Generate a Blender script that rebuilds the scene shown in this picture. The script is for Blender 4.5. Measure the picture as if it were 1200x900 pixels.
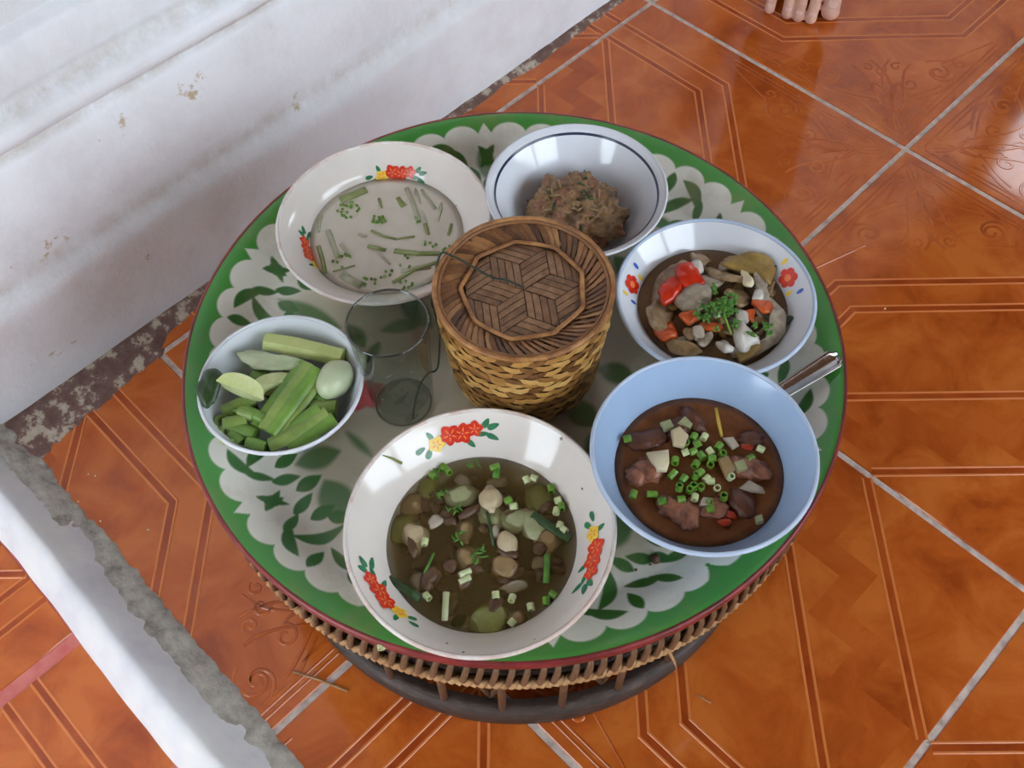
import bpy, bmesh, math, random
import numpy as np
from mathutils import Vector, Matrix, noise

random.seed(7)
for o in list(bpy.data.objects):
    bpy.data.objects.remove(o, do_unlink=True)
scn = bpy.context.scene
COL = scn.collection
PI = math.pi

# ------------------------------------------------------------------ camera
CAM_R = np.array([0.70930125, 0.70460714, -0.02050647])      # right
CAM_F = np.array([-0.39286013, 0.37098848, -0.84144427])     # forward
CAM_D = np.cross(CAM_F, CAM_R)                               # down
CAM_P = np.array([0.71587, -0.96288, 0.89774])
FPX = 1207.06
cam = bpy.data.objects.new('camera', bpy.data.cameras.new('camera'))
COL.objects.link(cam)
cam.data.sensor_width = 36.0
cam.data.lens = 36.0 * FPX / 1200.0
cam.data.clip_start = 0.02
m = Matrix.Identity(4)
for i in range(3):
    m[i][0] = CAM_R[i]; m[i][1] = -CAM_D[i]; m[i][2] = -CAM_F[i]; m[i][3] = CAM_P[i]
cam.matrix_world = m
scn.camera = cam

def at(px, py, z):
    """pixel of the 1200x900 photograph -> point on the horizontal plane at height z"""
    d = CAM_R * (px - 600) / FPX + CAM_D * (py - 450) / FPX + CAM_F
    t = (z - CAM_P[2]) / d[2]
    p = CAM_P + d * t
    return Vector((p[0], p[1], z))

# ------------------------------------------------------------------ world, exposure
SKY = 30.0
w = bpy.data.worlds.new('overcast_sky'); scn.world = w
w.use_nodes = True
bg = w.node_tree.nodes['Background']
bg.inputs['Color'].default_value = (0.81, 0.905, 1.0, 1)
bg.inputs['Strength'].default_value = SKY
scn.view_settings.view_transform = 'Standard'
scn.view_settings.look = 'None'
scn.view_settings.gamma = 1.0
scn.view_settings.exposure = -1.98
scn.view_settings.use_curve_mapping = False

# ------------------------------------------------------------------ materials
def lin(c):
    return tuple(((v / 255) / 12.92 if v / 255 <= 0.04045 else ((v / 255 + 0.055) / 1.055) ** 2.4) for v in c)

def new_mat(name):
    mt = bpy.data.materials.new(name); mt.use_nodes = True
    nt = mt.node_tree; nt.nodes.clear()
    out = nt.nodes.new('ShaderNodeOutputMaterial')
    b = nt.nodes.new('ShaderNodeBsdfPrincipled')
    nt.links.new(b.outputs[0], out.inputs[0])
    return mt, nt, b, out

def ramp(nt, stops):
    r = nt.nodes.new('ShaderNodeValToRGB')
    el = r.color_ramp.elements
    while len(el) < len(stops): el.new(0.5)
    for e, (p, c) in zip(el, stops):
        e.position = p; e.color = (*lin(c), 1)
    return r

def coords(nt, kind='Object', scale=None):
    tc = nt.nodes.new('ShaderNodeTexCoord')
    s = tc.outputs[kind]
    if scale is not None:
        mp = nt.nodes.new('ShaderNodeMapping'); mp.inputs['Scale'].default_value = scale
        nt.links.new(s, mp.inputs[0]); s = mp.outputs[0]
    return s

def noise_node(nt, vec, scale, detail=4, rough=0.6):
    n = nt.nodes.new('ShaderNodeTexNoise')
    n.inputs['Scale'].default_value = scale; n.inputs['Detail'].default_value = detail
    n.inputs['Roughness'].default_value = rough
    if vec is not None: nt.links.new(vec, n.inputs['Vector'])
    return n

def mat(name, stops, scale=30, rough=0.5, detail=4, bump=0, bscale=None, spec=0.5, coat=0, sss=0, trans=0, alpha=1,
        stretch=None, island=0, ior=1.5, metal=0):
    """mottled procedural material; stops = one colour or a list of (pos, colour)"""
    mt, nt, b, out = new_mat(name)
    if not isinstance(stops, list): stops = [(0.0, stops), (1.0, stops)]
    vec = coords(nt, 'Object', stretch)
    n = noise_node(nt, vec, scale, detail)
    fac = n.outputs['Fac']
    if island:
        g = nt.nodes.new('ShaderNodeNewGeometry')
        mx = nt.nodes.new('ShaderNodeMix'); mx.data_type = 'FLOAT'
        mx.inputs[0].default_value = island
        nt.links.new(fac, mx.inputs[2]); nt.links.new(g.outputs['Random Per Island'], mx.inputs[3])
        fac = mx.outputs[0]
    r = ramp(nt, stops)
    nt.links.new(fac, r.inputs[0]); nt.links.new(r.outputs[0], b.inputs['Base Color'])
    b.inputs['Roughness'].default_value = rough
    b.inputs['Specular IOR Level'].default_value = spec
    b.inputs['IOR'].default_value = ior
    b.inputs['Metallic'].default_value = metal
    b.inputs['Coat Weight'].default_value = coat
    b.inputs['Coat Roughness'].default_value = 0.05
    b.inputs['Alpha'].default_value = alpha
    b.inputs['Transmission Weight'].default_value = trans
    if sss:
        b.inputs['Subsurface Weight'].default_value = sss
        b.inputs['Subsurface Radius'].default_value = (0.006, 0.004, 0.003)
        b.inputs['Subsurface Scale'].default_value = 0.6
    if bump:
        n2 = noise_node(nt, vec, bscale or scale * 3, 5)
        bp = nt.nodes.new('ShaderNodeBump'); bp.inputs['Strength'].default_value = bump
        bp.inputs['Distance'].default_value = 0.002
        nt.links.new(n2.outputs['Fac'], bp.inputs['Height']); nt.links.new(bp.outputs[0], b.inputs['Normal'])
    return mt

M = {}
# ------------------------------------------------------------------ mesh helpers
class MB:
    def __init__(s): s.v = []; s.f = []; s.m = []
    def add(s, v, f, m=0):
        o = len(s.v); s.v += [tuple(p) for p in v]
        s.f += [tuple(i + o for i in q) for q in f]; s.m += [m] * len(f)
        return s
    def box(s, c, d, rot=None, m=0):
        x, y, z = (k / 2 for k in d)
        v = [Vector((a * x, b * y, e * z)) for e in (-1, 1) for b in (-1, 1) for a in (-1, 1)]
        if rot is not None: v = [rot @ p for p in v]
        v = [p + Vector(c) for p in v]
        return s.add(v, [(0, 2, 3, 1), (4, 5, 7, 6), (0, 1, 5, 4), (2, 6, 7, 3), (0, 4, 6, 2), (1, 3, 7, 5)], m)
    def lathe(s, prof, seg=64, m=0, c=(0, 0, 0), closed=False):
        v = []; f = []; n = len(prof)
        for i in range(seg):
            a = 2 * PI * i / seg
            ca, sa = math.cos(a), math.sin(a)
            for r, z in prof: v.append((c[0] + r * ca, c[1] + r * sa, c[2] + z))
        for i in range(seg):
            j = (i + 1) % seg
            for k in range(n if closed else n - 1):
                k2 = (k + 1) % n
                f.append((i * n + k, j * n + k, j * n + k2, i * n + k2))
        return s.add(v, f, m)
    def tube(s, path, r, seg=8, m=0, closed=False, flat=1.0):
        path = [Vector(p) for p in path]; n = len(path)
        rr = r if isinstance(r, (list, tuple)) else [r] * n
        v = []; f = []
        up = Vector((0, 0, 1)); prev = None
        for i, p in enumerate(path):
            if closed: t = path[(i + 1) % n] - path[i - 1]
            else: t = path[min(i + 1, n - 1)] - path[max(i - 1, 0)]
            t = t.normalized() if t.length > 1e-9 else Vector((1, 0, 0))
            a = prev if prev is not None else (up.cross(t) if abs(t.z) < 0.95 else Vector((1, 0, 0)))
            a = (a - t * a.dot(t)).normalized(); prev = a
            b = t.cross(a)
            for k in range(seg):
                q = 2 * PI * k / seg
                v.append(p + a * (math.cos(q) * rr[i]) + b * (math.sin(q) * rr[i] * flat))
        for i in range(n if closed else n - 1):
            i2 = (i + 1) % n
            for k in range(seg):
                k2 = (k + 1) % seg
                f.append((i * seg + k, i * seg + k2, i2 * seg + k2, i2 * seg + k))
        if not closed:
            f.append(tuple(range(seg))[::-1]); f.append(tuple((n - 1) * seg + k for k in range(seg)))
        return s.add(v, f, m)
    def blob(s, c, d, rot=None, sub=2, amp=0.15, freq=2.0, seed=0, m=0, flatten=None):
        bm = bmesh.new(); bmesh.ops.create_icosphere(bm, subdivisions=sub, radius=1)
        off = Vector((seed * 3.17, seed * 1.73, seed * 7.1))
        v = []
        for q in bm.verts:
            p = q.co.copy()
            p *= 1 + amp * noise.noise(p * freq + off) * 2
            if flatten is not None and p.z < -flatten: p.z = -flatten
            p = Vector((p.x * d[0], p.y * d[1], p.z * d[2]))
            if rot is not None: p = rot @ p
            v.append(p + Vector(c))
        f = [[x.index for x in q.verts] for q in bm.faces]
        bm.free()
        return s.add(v, f, m)
    def mesh(s, name, mats, smooth=True):
        me = bpy.data.meshes.new(name)
        me.from_pydata([tuple(p) for p in s.v], [], s.f)
        for k in (mats if isinstance(mats, (list, tuple)) else [mats]): me.materials.append(k)
        if len(set(s.m)) > 1: me.polygons.foreach_set('material_index', s.m)
        if smooth: me.polygons.foreach_set('use_smooth', [True] * len(me.polygons))
        me.update(); return me
    def build(s, name, mats, parent=None, smooth=True, loc=None, rot=None, recalc=True):
        me = s.mesh(name, mats, smooth)
        if recalc:
            bm = bmesh.new(); bm.from_mesh(me); bmesh.ops.recalc_face_normals(bm, faces=bm.faces)
            bm.to_mesh(me); bm.free()
        return link(name, me, parent, loc, rot)

def link(name, data, parent=None, loc=None, rot=None):
    o = bpy.data.objects.new(name, data); COL.objects.link(o)
    if parent is not None: o.parent = parent
    if loc is not None: o.location = loc
    if rot is not None: o.rotation_euler = rot
    return o

def tag(o, label=None, cat=None, group=None, kind=None):
    if label: o['label'] = label
    if cat: o['category'] = cat
    if group: o['group'] = group
    if kind: o['kind'] = kind
    return o

def empty(name, loc, label=None, cat=None, group=None, rotz=0):
    o = link(name, None, None, loc, (0, 0, rotz))
    o.empty_display_size = 0.05
    return tag(o, label, cat, group)

def autosmooth(o, ang=35):
    me = o.data
    bm = bmesh.new(); bm.from_mesh(me)
    for e in bm.edges:
        if len(e.link_faces) == 2 and e.calc_face_angle(0) > math.radians(ang): e.smooth = False
    bm.to_mesh(me); bm.free()
    return o

def rz(a): return Matrix.Rotation(a, 3, 'Z')
def eul(a, b, c): return Matrix.Rotation(c, 3, 'Z') @ Matrix.Rotation(b, 3, 'Y') @ Matrix.Rotation(a, 3, 'X')
def rnd(a, b): return random.uniform(a, b)

# ================================================================== THE SETTING
S = 0.4
X_WALL = -0.04
Y_CURB = -0.962

# --- tile material
def tile_mat(name, c1, c2, c3, relief=False):
    mt, nt, b, out = new_mat(name)
    oi = nt.nodes.new('ShaderNodeObjectInfo')
    vec = coords(nt, 'Object')
    ad = nt.nodes.new('ShaderNodeVectorMath'); ad.operation = 'ADD'
    sc = nt.nodes.new('ShaderNodeVectorMath'); sc.operation = 'SCALE'
    sc.inputs[0].default_value = (7, 13, 3); nt.links.new(oi.outputs['Random'], sc.inputs['Scale'])
    nt.links.new(vec, ad.inputs[0]); nt.links.new(sc.outputs[0], ad.inputs[1])
    n = noise_node(nt, ad.outputs[0], 13, 6, 0.62)
    n.inputs['Distortion'].default_value = 0.6
    r = ramp(nt, [(0.32, c3), (0.47, c2), (0.62, c1)])
    nt.links.new(n.outputs['Fac'], r.inputs[0])
    nt.links.new(r.outputs[0], b.inputs['Base Color'])
    b.inputs['Roughness'].default_value = 0.07
    b.inputs['Specular IOR Level'].default_value = 0.5
    n2 = noise_node(nt, ad.outputs[0], 25, 2)
    bp = nt.nodes.new('ShaderNodeBump'); bp.inputs['Strength'].default_value = 0.06; bp.inputs['Distance'].default_value = 0.001
    nt.links.new(n2.outputs['Fac'], bp.inputs['Height']); nt.links.new(bp.outputs[0], b.inputs['Normal'])
    return mt
M['tile'] = tile_mat('glazed_orange_tile', (194, 104, 42), (178, 86, 30), (150, 66, 22))
M['tile_dark'] = tile_mat('tile_dark_band', (168, 78, 30), (154, 66, 24), (138, 56, 20))
M['tile_zig'] = tile_mat('tile_zigzag', (186, 94, 36), (170, 79, 27), (150, 65, 21))
M['tile_light'] = mat('tile_light_line', [(0.3, (204, 116, 56)), (0.7, (214, 126, 64))], 20, 0.18)
M['grout'] = mat('pinkish_grey_grout', [(0.3, (156, 132, 120)), (0.5, (196, 178, 166)), (0.7, (220, 206, 194))], 60, 0.85, bump=0.4)
M['pink_grout'] = mat('pink_painted_grout', [(0.3, (186, 92, 84)), (0.7, (208, 124, 114))], 40, 0.8)

# canonical tile pattern: scroll corner at (0,0), coordinates 0..1, mesh centred on the tile
def seg_strip(mb, pts, half, z, m, ridge=0.0, closed=False):
    """mitred strip along a 2D polyline (tile units 0..1) ; ridge>0 makes a raised rib"""
    P = [Vector((p[0], p[1])) for p in pts]; n = len(P)
    L = []; Rr = []
    for i in range(n):
        if closed or 0 < i < n - 1:
            d0 = (P[i] - P[i - 1]).normalized(); d1 = (P[(i + 1) % n] - P[i]).normalized()
        elif i == 0: d0 = d1 = (P[1] - P[0]).normalized()
        else: d0 = d1 = (P[-1] - P[-2]).normalized()
        t = (d0 + d1); t = t.normalized() if t.length > 1e-6 else d0
        nn = Vector((-t.y, t.x)); c = max(0.4, nn.dot(Vector((-d0.y, d0.x))))
        L.append(P[i] + nn * (half / c)); Rr.append(P[i] - nn * (half / c))
    tz = lambda q, zz: ((q.x - 0.5) * S, (q.y - 0.5) * S, zz)
    v = []; f = []
    if ridge:
        for a, b, c in zip(L, P, Rr):
            v += [tz(a, z), tz(a * 0.55 + b * 0.45, z + ridge), tz(c * 0.55 + b * 0.45, z + ridge), tz(c, z)]
        k = 4
    else:
        for a, c in zip(L, Rr): v += [tz(a, z), tz(c, z)]
        k = 2
    for i in range(n if closed else n - 1):
        j = (i + 1) % n
        for q in range(k - 1): f.append((i * k + q, i * k + q + 1, j * k + q + 1, j * k + q))
    mb.add(v, f, m)

def double_line(mb, pts):
    seg_strip(mb, pts, 0.0085, 0.00012, 0)
    # offset copies
    def off(pts, d):
        P = [Vector(p) for p in pts]; out = []
        for i in range(len(P)):
            d0 = (P[i] - P[max(i - 1, 0)]); d1 = (P[min(i + 1, len(P) - 1)] - P[i])
            if d0.length < 1e-9: d0 = d1
            if d1.length < 1e-9: d1 = d0
            d0.normalize(); d1.normalize(); t = (d0 + d1).normalized(); nn = Vector((-t.y, t.x))
            out.append(P[i] + nn * (d / max(0.4, nn.dot(Vector((-d0.y, d0.x))))))
        return out
    for s_ in (-1, 1): seg_strip(mb, off(pts, s_ * 0.0105), 0.0032, 0.0001, 1, ridge=0.0004)

E0 = 0.9885
pat = MB()
double_line(pat, [(0.15, E0), (0.15, 0.565), (0.565, 0.15), (E0, 0.15)])
double_line(pat, [(0.233, E0), (0.233, 0.61), (0.61, 0.233), (E0, 0.233)])
double_line(pat, [(1.235 - E0, E0), (E0, 1.235 - E0)])
double_line(pat, [(1.54 - E0, E0), (E0, 1.54 - E0)])
# zigzag band made of alternating parallelograms whose sides follow the tile edges
k0 = -12
for k in range(-5, 6):
    t0 = k * 0.122 + 0.04                      # p - q at the crest
    sA, sB = 1.262, 1.512
    def st(s_, t_): return ((s_ + t_) / 2, (s_ - t_) / 2)
    crest = st(sA, t0); nxt = st(sA, t0 + 0.244 / 1.0)
    a = st(1.264, t0); b = st(1.386, t0 + 0.122); c = st(1.51, t0 + 0.122); d = st(1.388, t0)
    a2 = st(1.264, t0 + 0.244); 
    if k % 2 == 0:
        for quad in ([a, b, c, d], [b, a2, st(1.388, t0 + 0.244), c]):
            if all(0.012 < x < E0 and 0.012 < y < E0 for x, y in quad):
                pat.add([((x - 0.5) * S, (y - 0.5) * S, 0.00012) for x, y in quad], [(0, 1, 2, 3)], 2)
            else:
                cl = [(min(max(x, 0.012), E0), min(max(y, 0.012), E0)) for x, y in quad]
                pat.add([((x - 0.5) * S, (y - 0.5) * S, 0.00012) for x, y in cl], [(0, 1, 2, 3)], 2)
# embossed scrolls near the corner
scr = MB()
def spiral(cx, cy, r0, turns, a0, sgn, tail=None, n=22):
    pts = []
    for i in range(n + 1):
        t = i / n
        r = r0 * (0.18 + 0.82 * t); a = a0 - sgn * turns * 2 * PI * (1 - t)
        pts.append((cx + r * math.cos(a), cy + r * math.sin(a)))
    if tail: pts += tail
    return pts
def emboss(pts, hw=0.0042):
    seg_strip(scr, pts, hw, 0.00005, 0, ridge=0.00042)
def both(pts, hw=0.0042):
    emboss(pts, hw); emboss([(y, x) for x, y in pts], hw)
def bez(p0, p1, p2, p3, n=10):
    o = []
    for i in range(n + 1):
        t = i / n; u = 1 - t
        o.append(tuple(u**3 * a + 3 * u*u*t * b + 3 * u*t*t * c + t**3 * d for a, b, c, d in zip(p0, p1, p2, p3)))
    return o
both(spiral(0.36, 0.115, 0.034, 1.2, 0.2, 1))
both(spiral(0.36, 0.115, 0.052, 0.7, -1.2, 1) + bez((0.378, 0.066), (0.30, 0.04), (0.26, 0.07), (0.20, 0.10))[1:])
both(spiral(0.25, 0.15, 0.03, 1.1, 2.2, -1) + bez((0.232, 0.174), (0.2, 0.19), (0.17, 0.16), (0.13, 0.13))[1:])
both(spiral(0.44, 0.085, 0.022, 1.1, 1.5, -1) + bez((0.442, 0.107), (0.41, 0.13), (0.40, 0.16), (0.37, 0.17))[1:])
both(bez((0.10, 0.06), (0.16, 0.05), (0.2, 0.09), (0.26, 0.075)))
both(bez((0.12, 0.10), (0.2, 0.11), (0.24, 0.2), (0.33, 0.20)))
both(bez((0.14, 0.13), (0.17, 0.2), (0.22, 0.25), (0.3, 0.26)))
both(bez((0.07, 0.05), (0.11, 0.08), (0.12, 0.12), (0.11, 0.17)))
both(bez((0.17, 0.13), (0.21, 0.12), (0.24, 0.09), (0.31, 0.075)))
emboss(spiral(0.185, 0.185, 0.03, 0.95, 0.8, 1)); emboss(spiral(0.245, 0.245, 0.024, 0.95, 3.9, 1))
emboss(bez((0.06, 0.06), (0.1, 0.1), (0.12, 0.12), (0.15, 0.15)))
both(spiral(0.11, 0.055, 0.018, 1.0, 1.0, 1)); both(spiral(0.29, 0.225, 0.02, 1.0, 0.0, -1))
both([(0.045, 0.035), (0.62, 0.035)], 0.003); both([(0.10, 0.05), (0.60, 0.05)], 0.003)
both([(0.40, 0.128), (0.60, 0.065)], 0.003)

pat_me = pat.mesh('tile_pattern', [M['tile_dark'], M['tile_light'], M['tile_zig']], smooth=False)
scr_me = scr.mesh('tile_scroll', [M['tile']], smooth=False)

def slab_mesh(x0, x1, y0, y1, h=0.008, bev=0.0009):
    mb = MB()
    v = []
    for z, i in ((-h, 0), (-bev, 0), (0, bev)):
        v += [(x0 + i, y0 + i, z), (x1 - i, y0 + i, z), (x1 - i, y1 - i, z), (x0 + i, y1 - i, z)]
    f = [(0, 3, 2, 1), (8, 9, 10, 11)]
    for a in (0, 4):
        for k in range(4): f.append((a + k, a + (k + 1) % 4, a + 4 + (k + 1) % 4, a + 4 + k))
    mb.add(v, f); return mb.mesh('tile', [M['tile']], smooth=False)

GR = 0.0031
full_slab = slab_mesh(-S / 2 + GR, S / 2 - GR, -S / 2 + GR, S / 2 - GR)

def clip_mesh(me, rot, x0, x1, y0, y1, name):
    """copy of a tile mesh, rotated, cut to a rectangle in tile-centred coordinates"""
    bm = bmesh.new(); bm.from_mesh(me)
    bmesh.ops.rotate(bm, verts=bm.verts, cent=(0, 0, 0), matrix=Matrix.Rotation(rot, 3, 'Z'))
    for co, no in (((x0, 0, 0), (-1, 0, 0)), ((x1, 0, 0), (1, 0, 0)), ((0, y0, 0), (0, -1, 0)), ((0, y1, 0), (0, 1, 0))):
        bmesh.ops.bisect_plane(bm, geom=bm.verts[:] + bm.edges[:] + bm.faces[:], plane_co=co, plane_no=no, clear_outer=True)
    n = bpy.data.meshes.new(name); bm.to_mesh(n); bm.free()
    for k in me.materials: n.materials.append(k)
    return n

# floor slab (grout shows between the tiles)
fl = MB(); fl.box((1.3, 0.65, -0.0622), (2.8, 3.23, 0.122))
floor = fl.build('floor', M['grout'], smooth=False); tag(floor, kind='structure')
def scroll_rot(a, b):
    """rotation that brings the scroll corner to the lattice point with odd u and even v"""
    cu = 1 if a % 2 == 0 else 0          # local corner in u
    cv = 0 if b % 2 == 0 else 1          # local corner in v  (v runs along -Y)
    if (a, b) == (1, 2): cv = 1
    x, y = cu, 1 - cv                    # corner in tile-centred X,Y (0 or 1)
    return {(0, 0): 0, (1, 0): PI / 2, (1, 1): PI, (0, 1): -PI / 2}[(x, y)]
for a in range(-1, 7):
    for b in range(-6, 3):
        cx, cy = (a + 0.5) * S, -(b + 0.5) * S
        rot = scroll_rot(a, b)
        x0, x1, y0, y1 = -S / 2 + GR, S / 2 - GR, -S / 2 + GR, S / 2 - GR
        cut = False
        if a == -1: x0 = (X_WALL + 0.002) - cx; cut = True
        if b == 2: y0 = Y_CURB - cy; cut = True
        if not cut:
            t = link('tile', full_slab, floor, (cx, cy, 0), (0, 0, rot))
            link('printed_line', pat_me, t); link('scroll_relief', scr_me, t)
        else:
            t = link('tile', slab_mesh(x0, x1, y0, y1), floor, (cx, cy, 0))
            link('printed_line', clip_mesh(pat_me, rot, x0, x1, y0, y1, 'pattern_cut'), t)
            sm = clip_mesh(scr_me, rot, x0, x1, y0, y1, 'scroll_cut')
            if len(sm.polygons): link('scroll_relief', sm, t)

# lower floor beyond the kerb
ZL = -0.12
lf = MB(); lf.box((1.3, -1.65, ZL - 0.0515), (2.8, 1.24, 0.1))
lower = lf.build('floor_lower', M['pink_grout'], smooth=False); tag(lower, kind='structure')
xs = [-0.10, 0.138, 0.322, 0.72, 1.12, 1.52, 1.92, 2.32]
for i in range(len(xs) - 1):
    for j in range(3):
        y1 = -1.037 - j * S; y0 = y1 - S
        x0, x1 = xs[i], xs[i + 1]
        cx, cy = (x0 + S / 2) if i else (x1 - S / 2), (y0 + y1) / 2
        a0, a1, b0, b1 = x0 - cx + 0.008, x1 - cx - 0.008, y0 - cy + 0.006, y1 - cy - 0.006
        t = link('tile', slab_mesh(a0, a1, b0, b1), lower, (cx, cy, ZL))
        rot = PI if (i + j) % 2 else PI / 2
        link('printed_line', clip_mesh(pat_me, rot, a0, a1, b0, b1, 'pattern_cut'), t)

# --- wall with plaster plinth mouldings
def plaster_mat():
    mt, nt, b, out = new_mat('whitewashed_plaster')
    vec = coords(nt, 'Object')
    n1 = noise_node(nt, vec, 7, 6, 0.65)
    r1 = ramp(nt, [(0.3, (226, 226, 230)), (0.5, (238, 241, 246)), (0.7, (243, 247, 253))])
    nt.links.new(n1.outputs['Fac'], r1.inputs[0])
    # brown chips and smudges with a shape of their own
    n2 = noise_node(nt, vec, 16, 5, 0.7)
    r2 = nt.nodes.new('ShaderNodeValToRGB'); r2.color_ramp.elements[0].position = 0.655; r2.color_ramp.elements[1].position = 0.70
    nt.links.new(n2.outputs['Fac'], r2.inputs[0])
    mx = nt.nodes.new('ShaderNodeMix'); mx.data_type = 'RGBA'
    nt.links.new(r2.outputs[0], mx.inputs[0]); nt.links.new(r1.outputs[0], mx.inputs[6])
    mx.inputs[7].default_value = (*lin((196, 178, 150)), 1)
    # brownish bands along the grooves of the moulding (heights 0.262, 0.29, 0.13), broken up by noise
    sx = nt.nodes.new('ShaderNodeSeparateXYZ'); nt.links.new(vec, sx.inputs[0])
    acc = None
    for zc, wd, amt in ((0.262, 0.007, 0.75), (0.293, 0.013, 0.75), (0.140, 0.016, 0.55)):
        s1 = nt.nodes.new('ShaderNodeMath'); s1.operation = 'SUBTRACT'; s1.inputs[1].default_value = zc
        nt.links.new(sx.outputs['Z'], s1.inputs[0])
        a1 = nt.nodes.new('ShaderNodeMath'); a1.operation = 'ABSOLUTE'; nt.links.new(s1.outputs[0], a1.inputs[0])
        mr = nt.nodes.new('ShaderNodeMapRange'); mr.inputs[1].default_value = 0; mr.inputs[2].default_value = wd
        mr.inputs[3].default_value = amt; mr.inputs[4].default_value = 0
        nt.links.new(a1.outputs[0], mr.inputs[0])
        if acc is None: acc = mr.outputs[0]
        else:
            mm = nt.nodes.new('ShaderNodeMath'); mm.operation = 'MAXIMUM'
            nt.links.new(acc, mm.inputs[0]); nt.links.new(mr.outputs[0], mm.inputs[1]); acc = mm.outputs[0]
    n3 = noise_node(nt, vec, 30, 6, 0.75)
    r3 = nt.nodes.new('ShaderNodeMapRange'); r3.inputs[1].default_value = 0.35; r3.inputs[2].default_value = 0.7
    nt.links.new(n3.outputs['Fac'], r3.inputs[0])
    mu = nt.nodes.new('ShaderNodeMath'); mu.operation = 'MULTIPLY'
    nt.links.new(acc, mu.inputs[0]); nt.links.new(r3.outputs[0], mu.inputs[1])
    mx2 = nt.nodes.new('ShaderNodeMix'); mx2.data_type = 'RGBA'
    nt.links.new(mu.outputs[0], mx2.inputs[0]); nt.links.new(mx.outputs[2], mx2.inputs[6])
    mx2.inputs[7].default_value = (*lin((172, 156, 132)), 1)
    nt.links.new(mx2.outputs[2], b.inputs['Base Color'])
    b.inputs['Roughness'].default_value = 0.8
    n4 = noise_node(nt, vec, 45, 6, 0.7)
    bp = nt.nodes.new('ShaderNodeBump'); bp.inputs['Strength'].default_value = 0.35; bp.inputs['Distance'].default_value = 0.002
    nt.links.new(n4.outputs['Fac'], bp.inputs['Height']); nt.links.new(bp.outputs[0], b.inputs['Normal'])
    return mt
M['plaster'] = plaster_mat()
M['timber'] = mat('brown_timber_boards', [(0.3, (92, 66, 46)), (0.7, (124, 92, 66))], 4, 0.7, stretch=(1, 8, 1))
M['green_wall'] = mat('dull_green_wall_paint', [(0.3, (104, 112, 96)), (0.7, (124, 130, 112))], 3, 0.8)
M['paint'] = mat('plain_white_paint', [(0.3, (226, 226, 224)), (0.7, (238, 238, 236))], 3, 0.8)

def curve_pts(pts, n):
    """Catmull-Rom resample of a 2D list"""
    out = []
    P = [pts[0]] + pts + [pts[-1]]
    for i in range(1, len(P) - 2):
        p0, p1, p2, p3 = P[i - 1], P[i], P[i + 1], P[i + 2]
        for k in range(n):
            t = k / n
            out.append(tuple(0.5 * ((2 * b) + (-a + c) * t + (2 * a - 5 * b + 4 * c - d) * t * t + (-a + 3 * b - 3 * c + d) * t**3)
                             for a, b, c, d in zip(p0, p1, p2, p3)))
    out.append(pts[-1]); return out

prof = curve_pts([(0.0, -0.13), (0.0, 0.0), (-0.001, 0.05), (-0.001, 0.10), (-0.002, 0.118), (-0.006, 0.128), (-0.013, 0.138), (-0.015, 0.16), (-0.0145, 0.20),
                  (-0.015, 0.24), (-0.017, 0.256), (-0.022, 0.262), (-0.019, 0.267), (-0.017, 0.274), (-0.019, 0.283), (-0.030, 0.291),
                  (-0.034, 0.297), (-0.033, 0.306), (-0.034, 0.325), (-0.037, 0.340), (-0.046, 0.347), (-0.048, 0.36), (-0.048, 0.45), (-0.048, 0.6)], 4)
prof += [(-0.048, 1.2), (-0.048, 2.75)]
ys = [-2.2, -1.8, -1.5, -1.3] + list(np.arange(-1.2, 0.46, 0.0125)) + [0.6, 0.9, 1.4, 2.0, 2.6]
v = []; f = []; n = len(prof)
for y in ys:
    for dx, z in prof:
        d = 0.0022 * noise.noise(Vector((y * 6, z * 9, 0.3))) + 0.0009 * noise.noise(Vector((y * 30, z * 30, 1.7)))
        zz = z + (0.004 * noise.noise(Vector((y * 4, 2.2, 0))) if 0.05 < z < 0.6 else 0)
        v.append((X_WALL + dx + (d if z < 1 else 0), y, zz))
for i in range(len(ys) - 1):
    for k in range(n - 1): f.append((i * n + k, (i + 1) * n + k, (i + 1) * n + k + 1, i * n + k + 1))
o0 = len(v)
for y in (ys[0], ys[-1]):
    v += [(X_WALL - 0.25, y, -0.13), (X_WALL - 0.25, y, 2.75)]
f.append((o0, o0 + 2, o0 + 3, o0 + 1))
wl = MB(); wl.add(v, f)
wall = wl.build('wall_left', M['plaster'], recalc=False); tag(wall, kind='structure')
wall.data.flip_normals() if wall.data.polygons[0].normal.x < 0 else None

# roof slab over the veranda and the end wall with its window
cb = MB(); cb.box((1.2, 0.0, 2.5), (3.1, 5.2, 0.1))
ceil = cb.build('ceiling', M['timber'], smooth=False); tag(ceil, kind='structure')
wb = MB()
YB = 2.3
def wall_piece(x0, x1, z0, z1): wb.box(((x0 + x1) / 2, YB, (z0 + z1) / 2), (x1 - x0, 0.12, z1 - z0))
WX0, WX1, WZ0, WZ1 = -0.02, 0.70, 1.66, 2.12
wall_piece(-0.09, WX0, -0.1, 2.75); wall_piece(WX1, 2.78, -0.1, 2.75)
wall_piece(WX0, WX1, -0.1, WZ0); wall_piece(WX0, WX1, WZ1, 2.75)
wback = wb.build('wall_back', M['green_wall'], smooth=False); tag(wback, kind='structure')
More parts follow.
